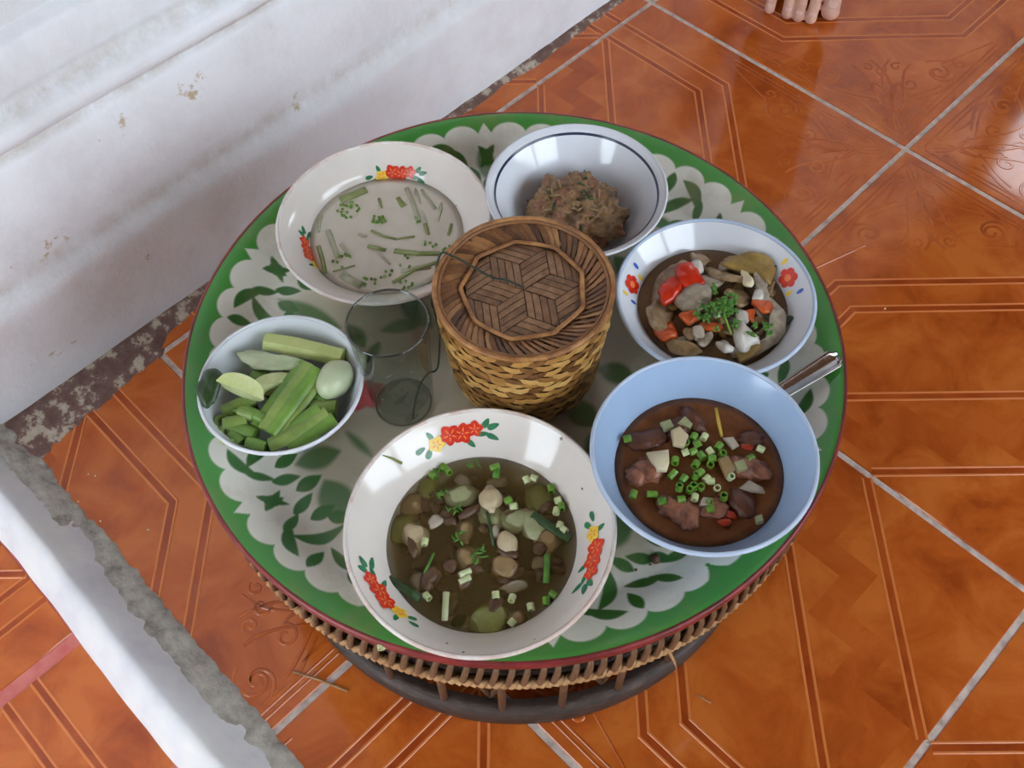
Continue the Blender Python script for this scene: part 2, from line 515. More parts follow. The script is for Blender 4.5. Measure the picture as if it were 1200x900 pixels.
# open side of the veranda: unseen parapet, posts and beam added to narrow the daylight
we = MB(); XE = 2.72
def east(y0, y1, z0, z1): we.box((XE, (y0 + y1) / 2, (z0 + z1) / 2), (0.12, y1 - y0, z1 - z0))
east(-2.2, 2.3, -0.23, 0.8); east(-2.2, 2.3, 2.0, 2.5); east(-2.2, -1.35, 0.8, 2.0); east(-0.02, 0.10, 0.8, 2.0); east(1.55, 2.3, 0.8, 2.0)
weast = we.build('wall_right_added', M['paint'], smooth=False); tag(weast, kind='structure')
wf = MB(); YF = -2.26  # unseen wall added to hold back front light, its doorway kept narrow
def front(x0, x1, z0, z1): wf.box(((x0 + x1) / 2, YF, (z0 + z1) / 2), (x1 - x0, 0.12, z1 - z0))
front(-0.09, 0.05, -0.23, 2.5); front(0.65, 2.78, -0.23, 2.5); front(0.05, 0.65, 1.5, 2.5)
wfront = wf.build('wall_front_added', M['paint'], smooth=False); tag(wfront, kind='structure')
# yard outside
M['yard'] = mat('dry_earth_yard', [(0.3, (150, 132, 105)), (0.7, (176, 160, 130))], 0.6, 0.9)
yb = MB(); yb.box((0, 0, -0.33), (60, 60, 0.2))
yard = yb.build('ground', M['yard'], smooth=False); tag(yard, kind='structure')

# --- kerb: whitewashed ridge with a rough mortar fillet
M['kerb'] = mat('kerb_whitewash', [(0.3, (214, 214, 220)), (0.5, (230, 231, 234)), (0.7, (240, 240, 236))], 14, 0.8, bump=0.3, bscale=60)
M['mortar'] = mat('grey_mortar', [(0.3, (120, 110, 104)), (0.45, (164, 158, 148)), (0.65, (192, 187, 176))], 55, 0.95, detail=6, bump=0.9, bscale=120)
kp = [(-0.970, -0.01), (-0.972, 0.003), (-0.980, 0.010), (-0.992, 0.019), (-1.002, 0.0255), (-1.008, 0.0268), (-1.016, 0.022), (-1.0275, 0.007), (-1.0345, -0.012), (-1.0355, -0.05), (-1.036, -0.125)]
kp = curve_pts(kp, 4)
v = []; f = []; n = len(kp); xs_ = np.arange(-0.05, 1.75, 0.01)
for x in xs_:
    g = 0.004 * noise.noise(Vector((x * 5, 0, 0)))
    for y, z in kp:
        d = 0.0016 * noise.noise(Vector((x * 22, y * 30, z * 30)))
        v.append((x, y + g + d, z + (d if z > 0 else 0)))
for i in range(len(xs_) - 1):
    for k in range(n - 1): f.append((i * n + k, (i + 1) * n + k, (i + 1) * n + k + 1, i * n + k + 1))
kb = MB(); kb.add(v, f)
kerb = kb.build('trim_1', M['kerb']); tag(kerb, kind='structure')
def rough_strip(edge_in, edge_out, hfun, amp, seed, u0, u1, step, axis, name, material, parent, nv=14):
    """rough mortar band between two edges; axis 0: runs along x, axis 1: runs along y"""
    v = []; f = []; us = np.arange(u0, u1, step)
    for u in us:
        a = edge_in(u); b = edge_out(u)
        for k in range(nv):
            t = k / (nv - 1); q = a + (b - a) * t
            p = Vector((u * 60, q * 60, seed))
            h = hfun(t) + amp * (noise.noise(p) + 0.6 * noise.noise(p * 2.3)) * (0.15 + 0.85 * math.sin(PI * min(1, max(0, t)) ** 0.7))
            v.append((u, q, h) if axis == 0 else (q, u, h))
    for i in range(len(us) - 1):
        for k in range(nv - 1): f.append((i * nv + k, (i + 1) * nv + k, (i + 1) * nv + k + 1, i * nv + k + 1))
    mb = MB(); mb.add(v, f)
    o = mb.build(name, material, parent)
    if o.data.polygons[0].normal.z < 0: o.data.flip_normals()
    return o
def jag(u, s, a): return a * (noise.noise(Vector((u * 18, s, 0))) + 0.7 * noise.noise(Vector((u * 60, s, 3))) + 0.4 * noise.noise(Vector((u * 140, s, 5))))
rough_strip(lambda u: -0.958 + jag(u, 1, 0.004), lambda u: -0.984 - 0.008 * min(1, max(0, u / 0.4)) + jag(u, 2, 0.006), lambda t: -0.001 + 0.0155 * t ** 0.8, 0.0024, 4.4,
            -0.045, 1.7, 0.003, 0, 'mortar_fillet', M['mortar'], kerb)

def grime_mat():
    mt, nt, b, out = new_mat('grimy_mortar')
    vec = coords(nt, 'Object')
    n1 = noise_node(nt, vec, 42, 6, 0.7)
    r = ramp(nt, [(0.40, (104, 78, 70)), (0.52, (120, 94, 86)), (0.565, (178, 164, 146)), (0.7, (196, 184, 166))])
    nt.links.new(n1.outputs['Fac'], r.inputs[0]); nt.links.new(r.outputs[0], b.inputs['Base Color'])
    b.inputs['Roughness'].default_value = 0.9
    bp = nt.nodes.new('ShaderNodeBump'); bp.inputs['Strength'].default_value = 0.8; bp.inputs['Distance'].default_value = 0.002
    nt.links.new(n1.outputs['Fac'], bp.inputs['Height']); nt.links.new(bp.outputs[0], b.inputs['Normal'])
    return mt
M['grime'] = grime_mat()
def strip_w(u):
    # inner edge of the mortar along the wall foot: wide by the kerb, thin further on
    pts = [(-1.0, 0.030), (-0.95, 0.026), (-0.86, 0.012), (-0.80, 0.004), (-0.78, -0.012), (-0.74, -0.018), (-0.6, -0.024), (-0.3, -0.026), (-0.2, -0.024), (0.0, -0.028), (0.6, -0.03), (2.3, -0.03)]
    for (a, b), (c, d) in zip(pts, pts[1:]):
        if a <= u <= c: return b + (d - b) * (u - a) / (c - a)
    return pts[-1][1]
rough_strip(lambda u: strip_w(u) + jag(u, 7, 0.004), lambda u: X_WALL - 0.004, lambda t: -0.0008 + 0.004 * min(1, t * 2.5), 0.0012, 9.1,
            -0.985, 0.5, 0.003, 1, 'mortar_strip', M['grime'], wall, 12)

# ================================================================== STAND
TX, TY = 0.384, -0.647
M['rattan'] = mat('rattan_brown', [(0.25, (60, 40, 26)), (0.5, (104, 72, 46)), (0.75, (146, 108, 72))], 90, 0.6, island=0.5)
M['rattan_dark'] = mat('dark_aged_bamboo', [(0.3, (44, 32, 27)), (0.55, (66, 50, 42)), (0.75, (92, 74, 62))], 60, 0.55, stretch=(1, 1, 6), bump=0.4)
M['rattan_pale'] = mat('pale_cane', [(0.25, (140, 100, 60)), (0.5, (178, 136, 90)), (0.75, (206, 170, 124))], 80, 0.6)
stand = empty('rattan_table', (TX, TY, 0), 'low round rattan table with wrapped cane edge standing on the tiles under the tray', 'table')
mb = MB(); mb.lathe([(0.2125, 0.001), (0.2275, 0.0005), (0.2295, 0.012), (0.228, 0.026), (0.221, 0.030), (0.2135, 0.028)], 120, closed=True)
mb.build('base_ring', M['rattan_dark'], stand)
mb = MB(); mb.lathe([(0.0, 0.196), (0.238, 0.196), (0.244, 0.199), (0.244, 0.204), (0.238, 0.207), (0.0, 0.207)], 96)
mb.build('table_top', M['rattan_dark'], stand)
# hoop below the edge, wrapped with twisted cane, and upright loops
mb = MB(); NR = 150
path = []
for i in range(NR * 6):
    a = 2 * PI * i / (NR * 6); ph = a * NR
    path.append((( 0.2475 + 0.0022 * math.cos(ph)) * math.cos(a), (0.2475 + 0.0022 * math.cos(ph)) * math.sin(a), 0.187 + 0.0022 * math.sin(ph)))
mb.tube(path, 0.0026, 6, closed=True)
path = []
for i in range(NR * 6):
    a = 2 * PI * i / (NR * 6); ph = a * NR + PI
    path.append(((0.2475 + 0.0022 * math.cos(ph)) * math.cos(a), (0.2475 + 0.0022 * math.cos(ph)) * math.sin(a), 0.187 + 0.0022 * math.sin(ph)))
mb.tube(path, 0.0026, 6, closed=True)
mb.build('twisted_edge', M['rattan_pale'], stand)
loop_me = None
for i in range(NR):
    a = 2 * PI * (i + rnd(-0.12, 0.12)) / NR
    if loop_me is None:
        lm = MB(); lm.tube([(0.2440, -0.0030, 0.184), (0.2505, -0.0015, 0.196), (0.2498, 0.001, 0.212), (0.2445, 0.0030, 0.2225)], [0.0022, 0.0025, 0.0025, 0.0020], 6)
        loop_me = lm.mesh('cane_loop', [M['rattan']])
    link('cane_loop', loop_me, stand, (0, 0, 0), (0, 0, a))
mb = MB(); mb.lathe([(0.238, 0.206), (0.2445, 0.209), (0.2455, 0.2165), (0.243, 0.2225), (0.236, 0.2215)], 96, closed=True)
mb.build('upper_hoop', M['rattan_dark'], stand)
mb = MB(); mb.lathe([(0.2385, 0.188), (0.2435, 0.184), (0.2438, 0.197), (0.2385, 0.1975)], 96, closed=True)
mb.build('lower_hoop', M['rattan_dark'], stand)
NS = 28
for i in range(NS):
    a = 2 * PI * i / NS + 0.05
    mb = MB(); mb.tube([(0.2215 * math.cos(a), 0.2215 * math.sin(a), 0.026), (0.222 * math.cos(a + 0.012), 0.222 * math.sin(a + 0.012), 0.1975)], 0.0034, 6)
    mb.build('strut', M['rattan'], stand)
for i in range(14):
    for sgn in (-1, 1):
        a = 2 * PI * i / 14
        pth = [(0.212 * math.cos(a + sgn * 0.22 * t), 0.212 * math.sin(a + sgn * 0.22 * t), 0.027 + 0.17 * t) for t in np.linspace(0, 1, 6)]
        mb = MB(); mb.tube(pth, 0.0026, 5); mb.build('brace', M['rattan'], stand)
# loose cane ends
for px, py in ((783, 762), (470, 745)):
    p = at(px, py, 0.186); q = at(px + 10, py + 22, 0.168)
    mb = MB(); mb.tube([p - stand.location, (p + q) / 2 - stand.location + Vector((0.002, 0, 0)), q - stand.location], [0.0013, 0.001, 0.0005], 5)
    mb.build('loose_cane_end', M['rattan_pale'], stand)

# ================================================================== TRAY
ZT = 0.2240            # upper face of the tray's flat
TPROF = curve_pts([(0.0, ZT), (0.10, ZT), (0.185, ZT), (0.204, ZT + 0.0004), (0.213, ZT + 0.0040), (0.226, ZT + 0.0125), (0.240, ZT + 0.0192), (0.2475, ZT + 0.0218), (0.2515, ZT + 0.0222)], 22)
def tray_z(r):
    for (a, b), (c, d) in zip(TPROF, TPROF[1:]):
        if a <= r <= c: return b + (d - b) * (r - a) / max(1e-9, c - a)
    return TPROF[-1][1]
# printed pattern as a colour attribute on a fine polar grid
rs = np.concatenate([np.linspace(0.0, 0.07, 8), np.linspace(0.075, 0.185, 92), np.linspace(0.1862, 0.2515, 78)])
zs = np.array([tray_z(r) for r in rs])
NA = 1320
th = np.arange(NA) * 2 * PI / NA
R2, A2 = np.meshgrid(rs, th)                     # [angle, radius]
sect = math.radians(60)
dl = (A2 - math.radians(141) + sect / 2) % sect - sect / 2
deg = np.degrees(dl); ad = np.abs(deg)
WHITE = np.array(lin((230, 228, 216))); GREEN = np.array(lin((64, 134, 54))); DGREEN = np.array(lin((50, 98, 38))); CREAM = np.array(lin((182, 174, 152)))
def lobe(c, wdt, h): return h * np.sqrt(np.clip(1 - ((ad - c) / wdt) ** 2, 0, 1))
edge = np.full_like(ad, 0.2285)
for c, wd, h in ((5.3, 4.1, 0.0135), (12.6, 4.0, 0.0125), (19.8, 3.9, 0.0105), (26.2, 3.5, 0.0075)):
    edge = np.maximum(edge, 0.2285 + lobe(c, wd, h))
edge = np.maximum(edge, 0.2285 + 0.0140 * np.clip(1 - ad / 2.3, 0, 1))
edge = edge - 0.005 * np.clip(1 - (30 - ad) / 2.2, 0, 1)
def sm(x, a, b):
    t = np.clip((np.asarray(x) - a) / (b - a), 0, 1); return t * t * (3 - 2 * t)
border = sm(R2 - edge, -0.0007, 0.0007)
def leaf(ca, cr, length, width, ang, soft=0.0012, fold=True, bend=0.0, AA=None):
    """vesica leaf: centre (deg, r), orientation ang (deg from the outward radius)"""
    x = (np.radians((ad if fold else AA) - ca)) * R2; y = R2 - cr
    ca_, sa_ = math.cos(math.radians(ang)), math.sin(math.radians(ang))
    u = y * ca_ + x * sa_; v_ = -y * sa_ + x * ca_
    v_ = v_ - bend * u * u
    t = u / (length / 2)
    hw = width / 2 * np.clip(1 - t * t, 0, None) * (1 + 0.25 * t)
    return sm(hw - np.abs(v_), -soft, soft) * (np.abs(t) < 1)
mot = np.zeros_like(ad)
for L in (dict(ca=0, cr=0.2185, length=0.018, width=0.006, ang=40), dict(ca=0, cr=0.2185, length=0.018, width=0.006, ang=-40),
          dict(ca=0, cr=0.2180, length=0.011, width=0.009, ang=0),
          dict(ca=3.6, cr=0.2085, length=0.017, width=0.008, ang=18), dict(ca=0.0, cr=0.2010, length=0.017, width=0.010, ang=0),
          dict(ca=6.2, cr=0.2180, length=0.016, width=0.0065, ang=30), dict(ca=8.0, cr=0.2045, length=0.016, width=0.009, ang=-10),
          dict(ca=9.2, cr=0.2240, length=0.026, width=0.0075, ang=62, bend=22), dict(ca=12.6, cr=0.2130, length=0.030, width=0.0085, ang=-28, bend=-25),
          dict(ca=11.6, cr=0.2010, length=0.015, width=0.009, ang=-60), dict(ca=15.6, cr=0.2225, length=0.014, width=0.008, ang=10),
          dict(ca=17.0, cr=0.2040, length=0.016, width=0.0075, ang=35), dict(ca=18.6, cr=0.2155, length=0.020, width=0.0065, ang=75),
          dict(ca=21.0, cr=0.2050, length=0.016, width=0.0075, ang=55), dict(ca=22.8, cr=0.2185, length=0.018, width=0.0065, ang=50),
          dict(ca=24.0, cr=0.2080, length=0.014, width=0.007, ang=70), dict(ca=27.4, cr=0.2120, length=0.020, width=0.0065, ang=80),
          dict(ca=26.6, cr=0.2020, length=0.015, width=0.0075, ang=45), dict(ca=30.0, cr=0.2010, length=0.012, width=0.006, ang=0)):
    L['cr'] = 0.2235 - (0.2235 - L['cr']) * 1.65; L['length'] *= 1.3; L['width'] *= 1.2; L['bend'] = L.get('bend', 0) * 0.7
    mot = np.maximum(mot, leaf(soft=0.0007, **L) * sm(edge - R2, 0.002, 0.0035))
shade_and_stain = sm(R2 + 0.006 * np.sin(A2 * 6 + 0.6), 0.212, 0.172)[..., None]      # greyer centre: shade among the dishes and stain, painted into the colour
base_ = WHITE[None, None] * (1 - shade_and_stain) + CREAM[None, None] * shade_and_stain
col = base_ * (1 - mot[..., None]) + DGREEN[None, None] * mot[..., None]
# soft sprayed leaves, stems and a red bloom in the middle of the tray
cen = np.zeros_like(ad)
X2 = R2 * np.cos(A2); Y2 = R2 * np.sin(A2)
def wleaf(p, q, width, soft=0.003):
    global cen
    a = np.array(p); b = np.array(q); c = (a + b) / 2; d = b - a; L = np.hypot(*d); d = d / L
    u = (X2 - c[0]) * d[0] + (Y2 - c[1]) * d[1]; v_ = -(X2 - c[0]) * d[1] + (Y2 - c[1]) * d[0]
    t = u / (L / 2); hw = width / 2 * np.clip(1 - t * t, 0, None)
    cen = np.maximum(cen, sm(hw - np.abs(v_), -soft, soft) * (np.abs(t) < 1.02))
def tp(px, py):
    p = at(px, py, ZT); return (p.x - TX, p.y - TY)
for (a, b, wd) in (((380, 562), (408, 610), 0.026), ((345, 545), (400, 528), 0.020), ((405, 505), (436, 535), 0.007), ((325, 350), (400, 385), 0.016),
                   ((445, 388), (500, 375), 0.014), ((408, 380), (428, 408), 0.014), ((470, 345), (505, 385), 0.020), ((430, 425), (445, 400), 0.010),
                   ((690, 640), (740, 600), 0.03), ((665, 470), (700, 500), 0.022), ((700, 430), (745, 445), 0.02), ((715, 500), (690, 545), 0.022),
                   ((560, 185), (590, 215), 0.02), ((720, 300), (750, 330), 0.02), ((640, 640), (720, 560), 0.02), ((760, 250), (790, 270), 0.012)):
    wleaf(tp(*a), tp(*b), wd)
col = col * (1 - 0.85 * cen[..., None]) + DGREEN[None, None] * 0.85 * cen[..., None]
rp = tp(428, 462); dr = np.hypot(X2 - rp[0], Y2 - rp[1])
ra = np.arctan2(Y2 - rp[1], X2 - rp[0])
red = sm(0.0165 * (0.85 + 0.15 * np.cos(5 * ra)) - dr, -0.002, 0.002)
col = col * (1 - red[..., None]) + np.array(lin((186, 40, 44))) * red[..., None]
col = col * (1 - border[..., None]) + GREEN[None, None] * border[..., None]

def enamel_attr(name):
    mt, nt, b, out = new_mat(name)
    at_ = nt.nodes.new('ShaderNodeAttribute'); at_.attribute_name = 'print'
    vec = coords(nt, 'Object')
    n1 = noise_node(nt, vec, 22, 5, 0.65)
    r = nt.nodes.new('ShaderNodeMapRange'); r.inputs[1].default_value = 0.5; r.inputs[2].default_value = 0.78; r.inputs[4].default_value = 0.45
    nt.links.new(n1.outputs['Fac'], r.inputs[0])
    mx = nt.nodes.new('ShaderNodeMix'); mx.data_type = 'RGBA'
    nt.links.new(r.outputs[0], mx.inputs[0]); nt.links.new(at_.outputs['Color'], mx.inputs[6])
    mx.inputs[7].default_value = (*lin((142, 118, 86)), 1)
    nt.links.new(mx.outputs[2], b.inputs['Base Color'])
    b.inputs['Roughness'].default_value = 0.22; b.inputs['Specular IOR Level'].default_value = 0.5
    n2 = noise_node(nt, vec, 18, 2)
    bp = nt.nodes.new('ShaderNodeBump'); bp.inputs['Strength'].default_value = 0.08; bp.inputs['Distance'].default_value = 0.002
    nt.links.new(n2.outputs['Fac'], bp.inputs['Height']); nt.links.new(bp.outputs[0], b.inputs['Normal'])
    return mt
M['tray'] = enamel_attr('printed_enamel')
M['maroon'] = mat('maroon_enamel_edge', [(0.3, (96, 30, 30)), (0.6, (136, 44, 46)), (0.8, (150, 66, 66))], 40, 0.35)
M['enamel_back'] = mat('green_enamel_back', [(0.3, (36, 70, 40)), (0.7, (50, 92, 54))], 20, 0.4)
tray = empty('enamel_tray', (TX, TY, ZT - 0.002), 'large round enamel tray with green scalloped border and leaf print on the rattan table', 'tray')
nr = len(rs)
V = np.stack([X2, Y2, np.broadcast_to(zs - (ZT - 0.002), X2.shape)], -1).reshape(-1, 3)
ii, kk = np.meshgrid(np.arange(NA), np.arange(nr - 1), indexing='ij'); jj = (ii + 1) % NA
F = np.stack([ii * nr + kk, ii * nr + kk + 1, jj * nr + kk + 1, jj * nr + kk], -1).reshape(-1, 4)
me = bpy.data.meshes.new('tray_face')
me.vertices.add(len(V)); me.vertices.foreach_set('co', V.astype(np.float32).ravel())
me.loops.add(F.size); me.loops.foreach_set('vertex_index', F.astype(np.int32).ravel())
me.polygons.add(len(F)); me.polygons.foreach_set('loop_start', np.arange(0, F.size, 4, dtype=np.int32))
me.polygons.foreach_set('use_smooth', [True] * len(F))
ca_ = me.color_attributes.new('print', 'FLOAT_COLOR', 'POINT')
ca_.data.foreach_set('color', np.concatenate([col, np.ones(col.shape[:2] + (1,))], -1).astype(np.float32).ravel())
me.update(calc_edges=True); me.validate(); me.materials.append(M['tray'])
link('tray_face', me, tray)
zo = -(ZT - 0.002)
mb = MB(); mb.lathe([(r, z + zo - 0.0016) for r, z in TPROF[::6]] + [(0.2512, ZT + zo + 0.019)], 120)
mb.build('tray_back', M['enamel_back'], tray)
mb = MB(); zr = ZT + zo + 0.0222
mb.lathe([(0.2505, zr - 0.0004), (0.2520, zr + 0.0006), (0.2536, zr - 0.0002), (0.2542, zr - 0.003), (0.2538, zr - 0.0085), (0.2522, zr - 0.010), (0.2508, zr - 0.0045)], 200, closed=True)
mb.build('rolled_rim', M['maroon'], tray)

# ================================================================== DISHES
def enamel(name, c, speck=(120, 110, 100), rough=0.12):
    mt, nt, b, out = new_mat(name)
    vec = coords(nt, 'Object')
    n = noise_node(nt, vec, 18, 4)
    r = ramp(nt, [(0.3, tuple(int(k * 0.965) for k in c)), (0.7, c)])
    nt.links.new(n.outputs['Fac'], r.inputs[0])
    vo = nt.nodes.new('ShaderNodeTexVoronoi'); vo.inputs['Scale'].default_value = 75
    nt.links.new(vec, vo.inputs['Vector'])
    n5 = noise_node(nt, vec, 9, 2)
    th_ = nt.nodes.new('ShaderNodeMapRange'); th_.inputs[1].default_value = 0.45; th_.inputs[2].default_value = 0.75
    th_.inputs[3].default_value = 0.0; th_.inputs[4].default_value = 0.12
    nt.links.new(n5.outputs['Fac'], th_.inputs[0])
    lt = nt.nodes.new('ShaderNodeMath'); lt.operation = 'LESS_THAN'
    nt.links.new(vo.outputs['Distance'], lt.inputs[0]); nt.links.new(th_.outputs[0], lt.inputs[1])
    mx = nt.nodes.new('ShaderNodeMix'); mx.data_type = 'RGBA'
    nt.links.new(lt.outputs[0], mx.inputs[0]); nt.links.new(r.outputs[0], mx.inputs[6]); mx.inputs[7].default_value = (*lin(speck), 1)
    nt.links.new(mx.outputs[2], b.inputs['Base Color'])
    b.inputs['Roughness'].default_value = rough; b.inputs['Specular IOR Level'].default_value = 0.5
    b.inputs['Coat Weight'].default_value = 0.3; b.inputs['Coat Roughness'].default_value = 0.04
    return mt
M['white_enamel'] = enamel('white_enamel', (238, 232, 224))
M['bluish_enamel'] = enamel('bluish_white_enamel', (228, 234, 242))
M['blue_enamel'] = enamel('sky_blue_melamine', (164, 190, 222), (140, 160, 190), 0.2)
M['navy'] = mat('navy_line', (34, 46, 72), 20, 0.2)
M['rust_rim'] = mat('worn_rim', [(0.4, (214, 190, 178)), (0.55, (234, 228, 222))], 30, 0.25)
M['blue_white_rim'] = mat('pale_blue_rim', (190, 208, 232), 20, 0.2)
M['p_red'] = mat('printed_red', [(0.3, (196, 34, 22)), (0.7, (226, 62, 34))], 300, 0.2)
M['p_orange'] = mat('printed_orange', (240, 130, 70), 50, 0.2)
M['p_yellow'] = mat('printed_yellow', [(0.3, (236, 190, 40)), (0.7, (248, 220, 90))], 300, 0.2)
M['p_green'] = mat('printed_green', [(0.3, (30, 100, 66)), (0.7, (50, 128, 84))], 300, 0.2)
M['p_blue'] = mat('printed_blue', (60, 100, 190), 50, 0.2)

class Bowl:
    def __init__(s, name, label, px_rim_z, cx, cy, inner, material, rim_mat, thick=0.0028, foot=(0.03, 0.004), z0=ZT, seg=96):
        """inner: list of (r, height over z0) from the middle to the rim"""
        s.cx, s.cy, s.z0 = cx, cy, z0
        s.ip = curve_pts(inner, 8)
        s.root = empty(name, (cx, cy, z0), label, 'bowl')
        outer = []
        for i, (r, z) in enumerate(s.ip):
            a = s.ip[max(0, i - 1)]; b = s.ip[min(len(s.ip) - 1, i + 1)]
            d = Vector((b[0] - a[0], b[1] - a[1])).normalized()
            outer.append((max(0, r + d.y * thick), max(z - d.x * thick, 0.0022)))
        fr, fh = foot
        rimr, rimz = s.ip[-1]
        body = s.ip + [(rimr + thick * 0.35, rimz + thick * 0.45), (rimr + thick * 0.9, rimz + thick * 0.2)] + [o for o in outer[::-1]]
        mb = MB(); mb.lathe(body, seg); mb.build('bowl_body', material, s.root)
        mb = MB(); mb.lathe([(fr - 0.0015, 0.006), (fr - 0.001, 0.0), (fr + 0.0012, 0.0), (fr + 0.002, 0.0065)], 64)
        mb.build('foot_ring', material, s.root)
        if rim_mat:
            mb = MB(); e = thick * 0.5
            mb.lathe([(rimr - 0.0002, rimz - 0.0002), (rimr + e * 0.5, rimz + e * 1.1), (rimr + e * 1.6, rimz + e * 0.8), (rimr + e * 2.15, rimz - 0.0006), (rimr + e * 1.8, rimz - 0.0012), (rimr + e, rimz - 0.0008)], seg, closed=True)
            mb.build('rim_edge', rim_mat, s.root)
        # arc-length table, measured down from the rim
        s.arc = [0.0]
        for (a, b), (c, d) in zip(s.ip[::-1], s.ip[::-1][1:]): s.arc.append(s.arc[-1] + math.hypot(a - c, b - d))
    def r_at(s, h):
        for (a, b), (c, d) in zip(s.ip, s.ip[1:]):
            if b <= h <= d: return a + (c - a) * (h - b) / max(1e-9, d - b)
        return s.ip[-1][0]
    def surf(s, ang, arc, off=0.0004):
        """point on the inside, arc metres below the rim"""
        q = s.ip[::-1]
        for i in range(len(q) - 1):
            if s.arc[i] <= arc <= s.arc[i + 1] or i == len(q) - 2:
                t = (arc - s.arc[i]) / max(1e-9, s.arc[i + 1] - s.arc[i])
                r = q[i][0] + (q[i + 1][0] - q[i][0]) * t; z = q[i][1] + (q[i + 1][1] - q[i][1]) * t
                d = Vector((q[i + 1][0] - q[i][0], q[i + 1][1] - q[i][1])).normalized()
                nr_, nz_ = d.y, -d.x
                if nz_ < 0: nr_, nz_ = -nr_, -nz_
                r += nr_ * off; z += nz_ * off
                return Vector((r * math.cos(ang), r * math.sin(ang), z))
    def decal(s, mb, ang, arc, poly, m, off=0.0004):
        """poly: outline in metres (x along the rim clockwise seen from above, y towards the rim)"""
        rloc = math.hypot(*s.surf(ang, arc).xy)
        n = len(poly); cx = sum(p[0] for p in poly) / n; cy = sum(p[1] for p in poly) / n
        v = [s.surf(ang - cx / rloc, max(0.0003, arc - cy), off)]; f = []
        for k in (0.5, 1.0):
            for x, y in poly:
                v.append(s.surf(ang - (cx + (x - cx) * k) / rloc, max(0.0003, arc - (cy + (y - cy) * k)), off))
        for i in range(n):
            j = (i + 1) % n
            f += [(0, 1 + i, 1 + j), (1 + i, 1 + n + i, 1 + n + j, 1 + j)]
        mb.add(v, f, m)
    def cluster(s, ang, arc, k=1.0, flip=1):
        mb = MB(); mats = [M['p_red'], M['p_orange'], M['p_yellow'], M['p_green']]
        def leafp(x, y, L, w_, a):
            c_, s_ = math.cos(a), math.sin(a); out = []
            for i in range(12):
                t = i / 12 * 2 * PI
                u = L / 2 * math.cos(t); v_ = w_ / 2 * math.sin(t) * (1 - 0.35 * math.cos(t))
                out.append((flip * (x + u * c_ - v_ * s_) * k, (y + u * s_ + v_ * c_) * k))
            return out
        def flower(x, y, r, mi, cm):
            for i in range(5):
                a = i * 2 * PI / 5 + x * 900
                s.decal(mb, ang, arc, leafp(x + r * 0.55 * math.cos(a), y + r * 0.55 * math.sin(a), r * 1.0, r * 0.95, a), mi, 0.00045 + 0.00005 * i)
            for i in range(5):
                a = i * 2 * PI / 5 + x * 900
                s.decal(mb, ang, arc, leafp(x + r * 0.42 * math.cos(a), y + r * 0.42 * math.sin(a), r * 0.5, r * 0.16, a), cm, 0.0008)
        for x, y, L, w_, a in ((-0.031, 0.000, 0.008, 0.0042, 0.1), (-0.026, -0.005, 0.009, 0.0045, 0.8), (-0.021, 0.007, 0.007, 0.0035, 1.9), (0.007, -0.007, 0.008, 0.004, -0.8),
                               (0.016, 0.0, 0.009, 0.0038, 0.1), (0.023, 0.006, 0.009, 0.0045, 0.5), (0.023, -0.002, 0.010, 0.0042, -0.35), (0.018, 0.008, 0.008, 0.0042, 1.1)):
            s.decal(mb, ang, arc, leafp(x, y, L, w_, a), 3)
        flower(-0.0185, -0.001, 0.0062, 2, 1)
        flower(-0.0075, 0.0025, 0.0078, 0, 1); flower(0.0015, 0.0015, 0.0078, 0, 1); flower(0.010, 0.004, 0.0062, 0, 1)
        o = mb.build('painted_flower', mats, s.root, recalc=False)
        o['label'] = 'printed red and yellow flowers with green leaves'
        return o
    def ang_of(s, px, py, h):
        p = at(px, py, s.z0 + h); return math.atan2(p.y - s.cy, p.x - s.cx)

def broth(bowl, h, name, label, material, cat='soup', ripple=0.0004):
    r0 = bowl.r_at(h)
    pr_ = [(max(0, r - 0.0006), z + 0.0006) for r, z in bowl.ip if z < h - 0.0008]
    pr_ += [(r0 - 0.0003, h)]
    for k in range(1, 12): pr_.append((max(0.0, (r0 - 0.0012) * (1 - k / 11)), h - 0.0004 + ripple * math.sin(k * 2.1)))
    mb = MB(); mb.lathe(pr_, 72)
    o = mb.build(name, material, None, loc=(bowl.cx, bowl.cy, bowl.z0))
    return tag(o, label, cat)

def liquid(name, c, veil=0.7, rough=0.04, c2=None, scale=40, absorb=None, bump=0):
    """cloudy liquid: part of the light passes, the rest is scattered by the liquid's own colour"""
    mt, nt, b, out = new_mat(name)
    n = noise_node(nt, coords(nt, 'Object'), scale, 4)
    r = ramp(nt, [(0.35, c2 or c), (0.65, c)])
    nt.links.new(n.outputs['Fac'], r.inputs[0]); nt.links.new(r.outputs[0], b.inputs['Base Color'])
    b.inputs['Roughness'].default_value = rough; b.inputs['IOR'].default_value = 1.33
    tr = nt.nodes.new('ShaderNodeBsdfTransparent')
    tr.inputs[0].default_value = (*[0.5 + 0.5 * k for k in lin(c)], 1) if absorb is None else (0.97, 0.96, 0.94, 1)
    if absorb is not None:
        va = nt.nodes.new('ShaderNodeVolumeAbsorption'); va.inputs['Color'].default_value = (*absorb[:3], 1); va.inputs['Density'].default_value = absorb[3]
        nt.links.new(va.outputs[0], out.inputs['Volume'])
    if bump:
        nb = noise_node(nt, coords(nt, 'Object'), 140, 4)
        bq = nt.nodes.new('ShaderNodeBump'); bq.inputs['Strength'].default_value = bump; bq.inputs['Distance'].default_value = 0.002
        nt.links.new(nb.outputs['Fac'], bq.inputs['Height']); nt.links.new(bq.outputs[0], b.inputs['Normal'])
    mx = nt.nodes.new('ShaderNodeMixShader'); mx.inputs[0].default_value = veil
    nt.links.new(tr.outputs[0], mx.inputs[1]); nt.links.new(b.outputs[0], mx.inputs[2]); nt.links.new(mx.outputs[0], out.inputs[0])
    return mt

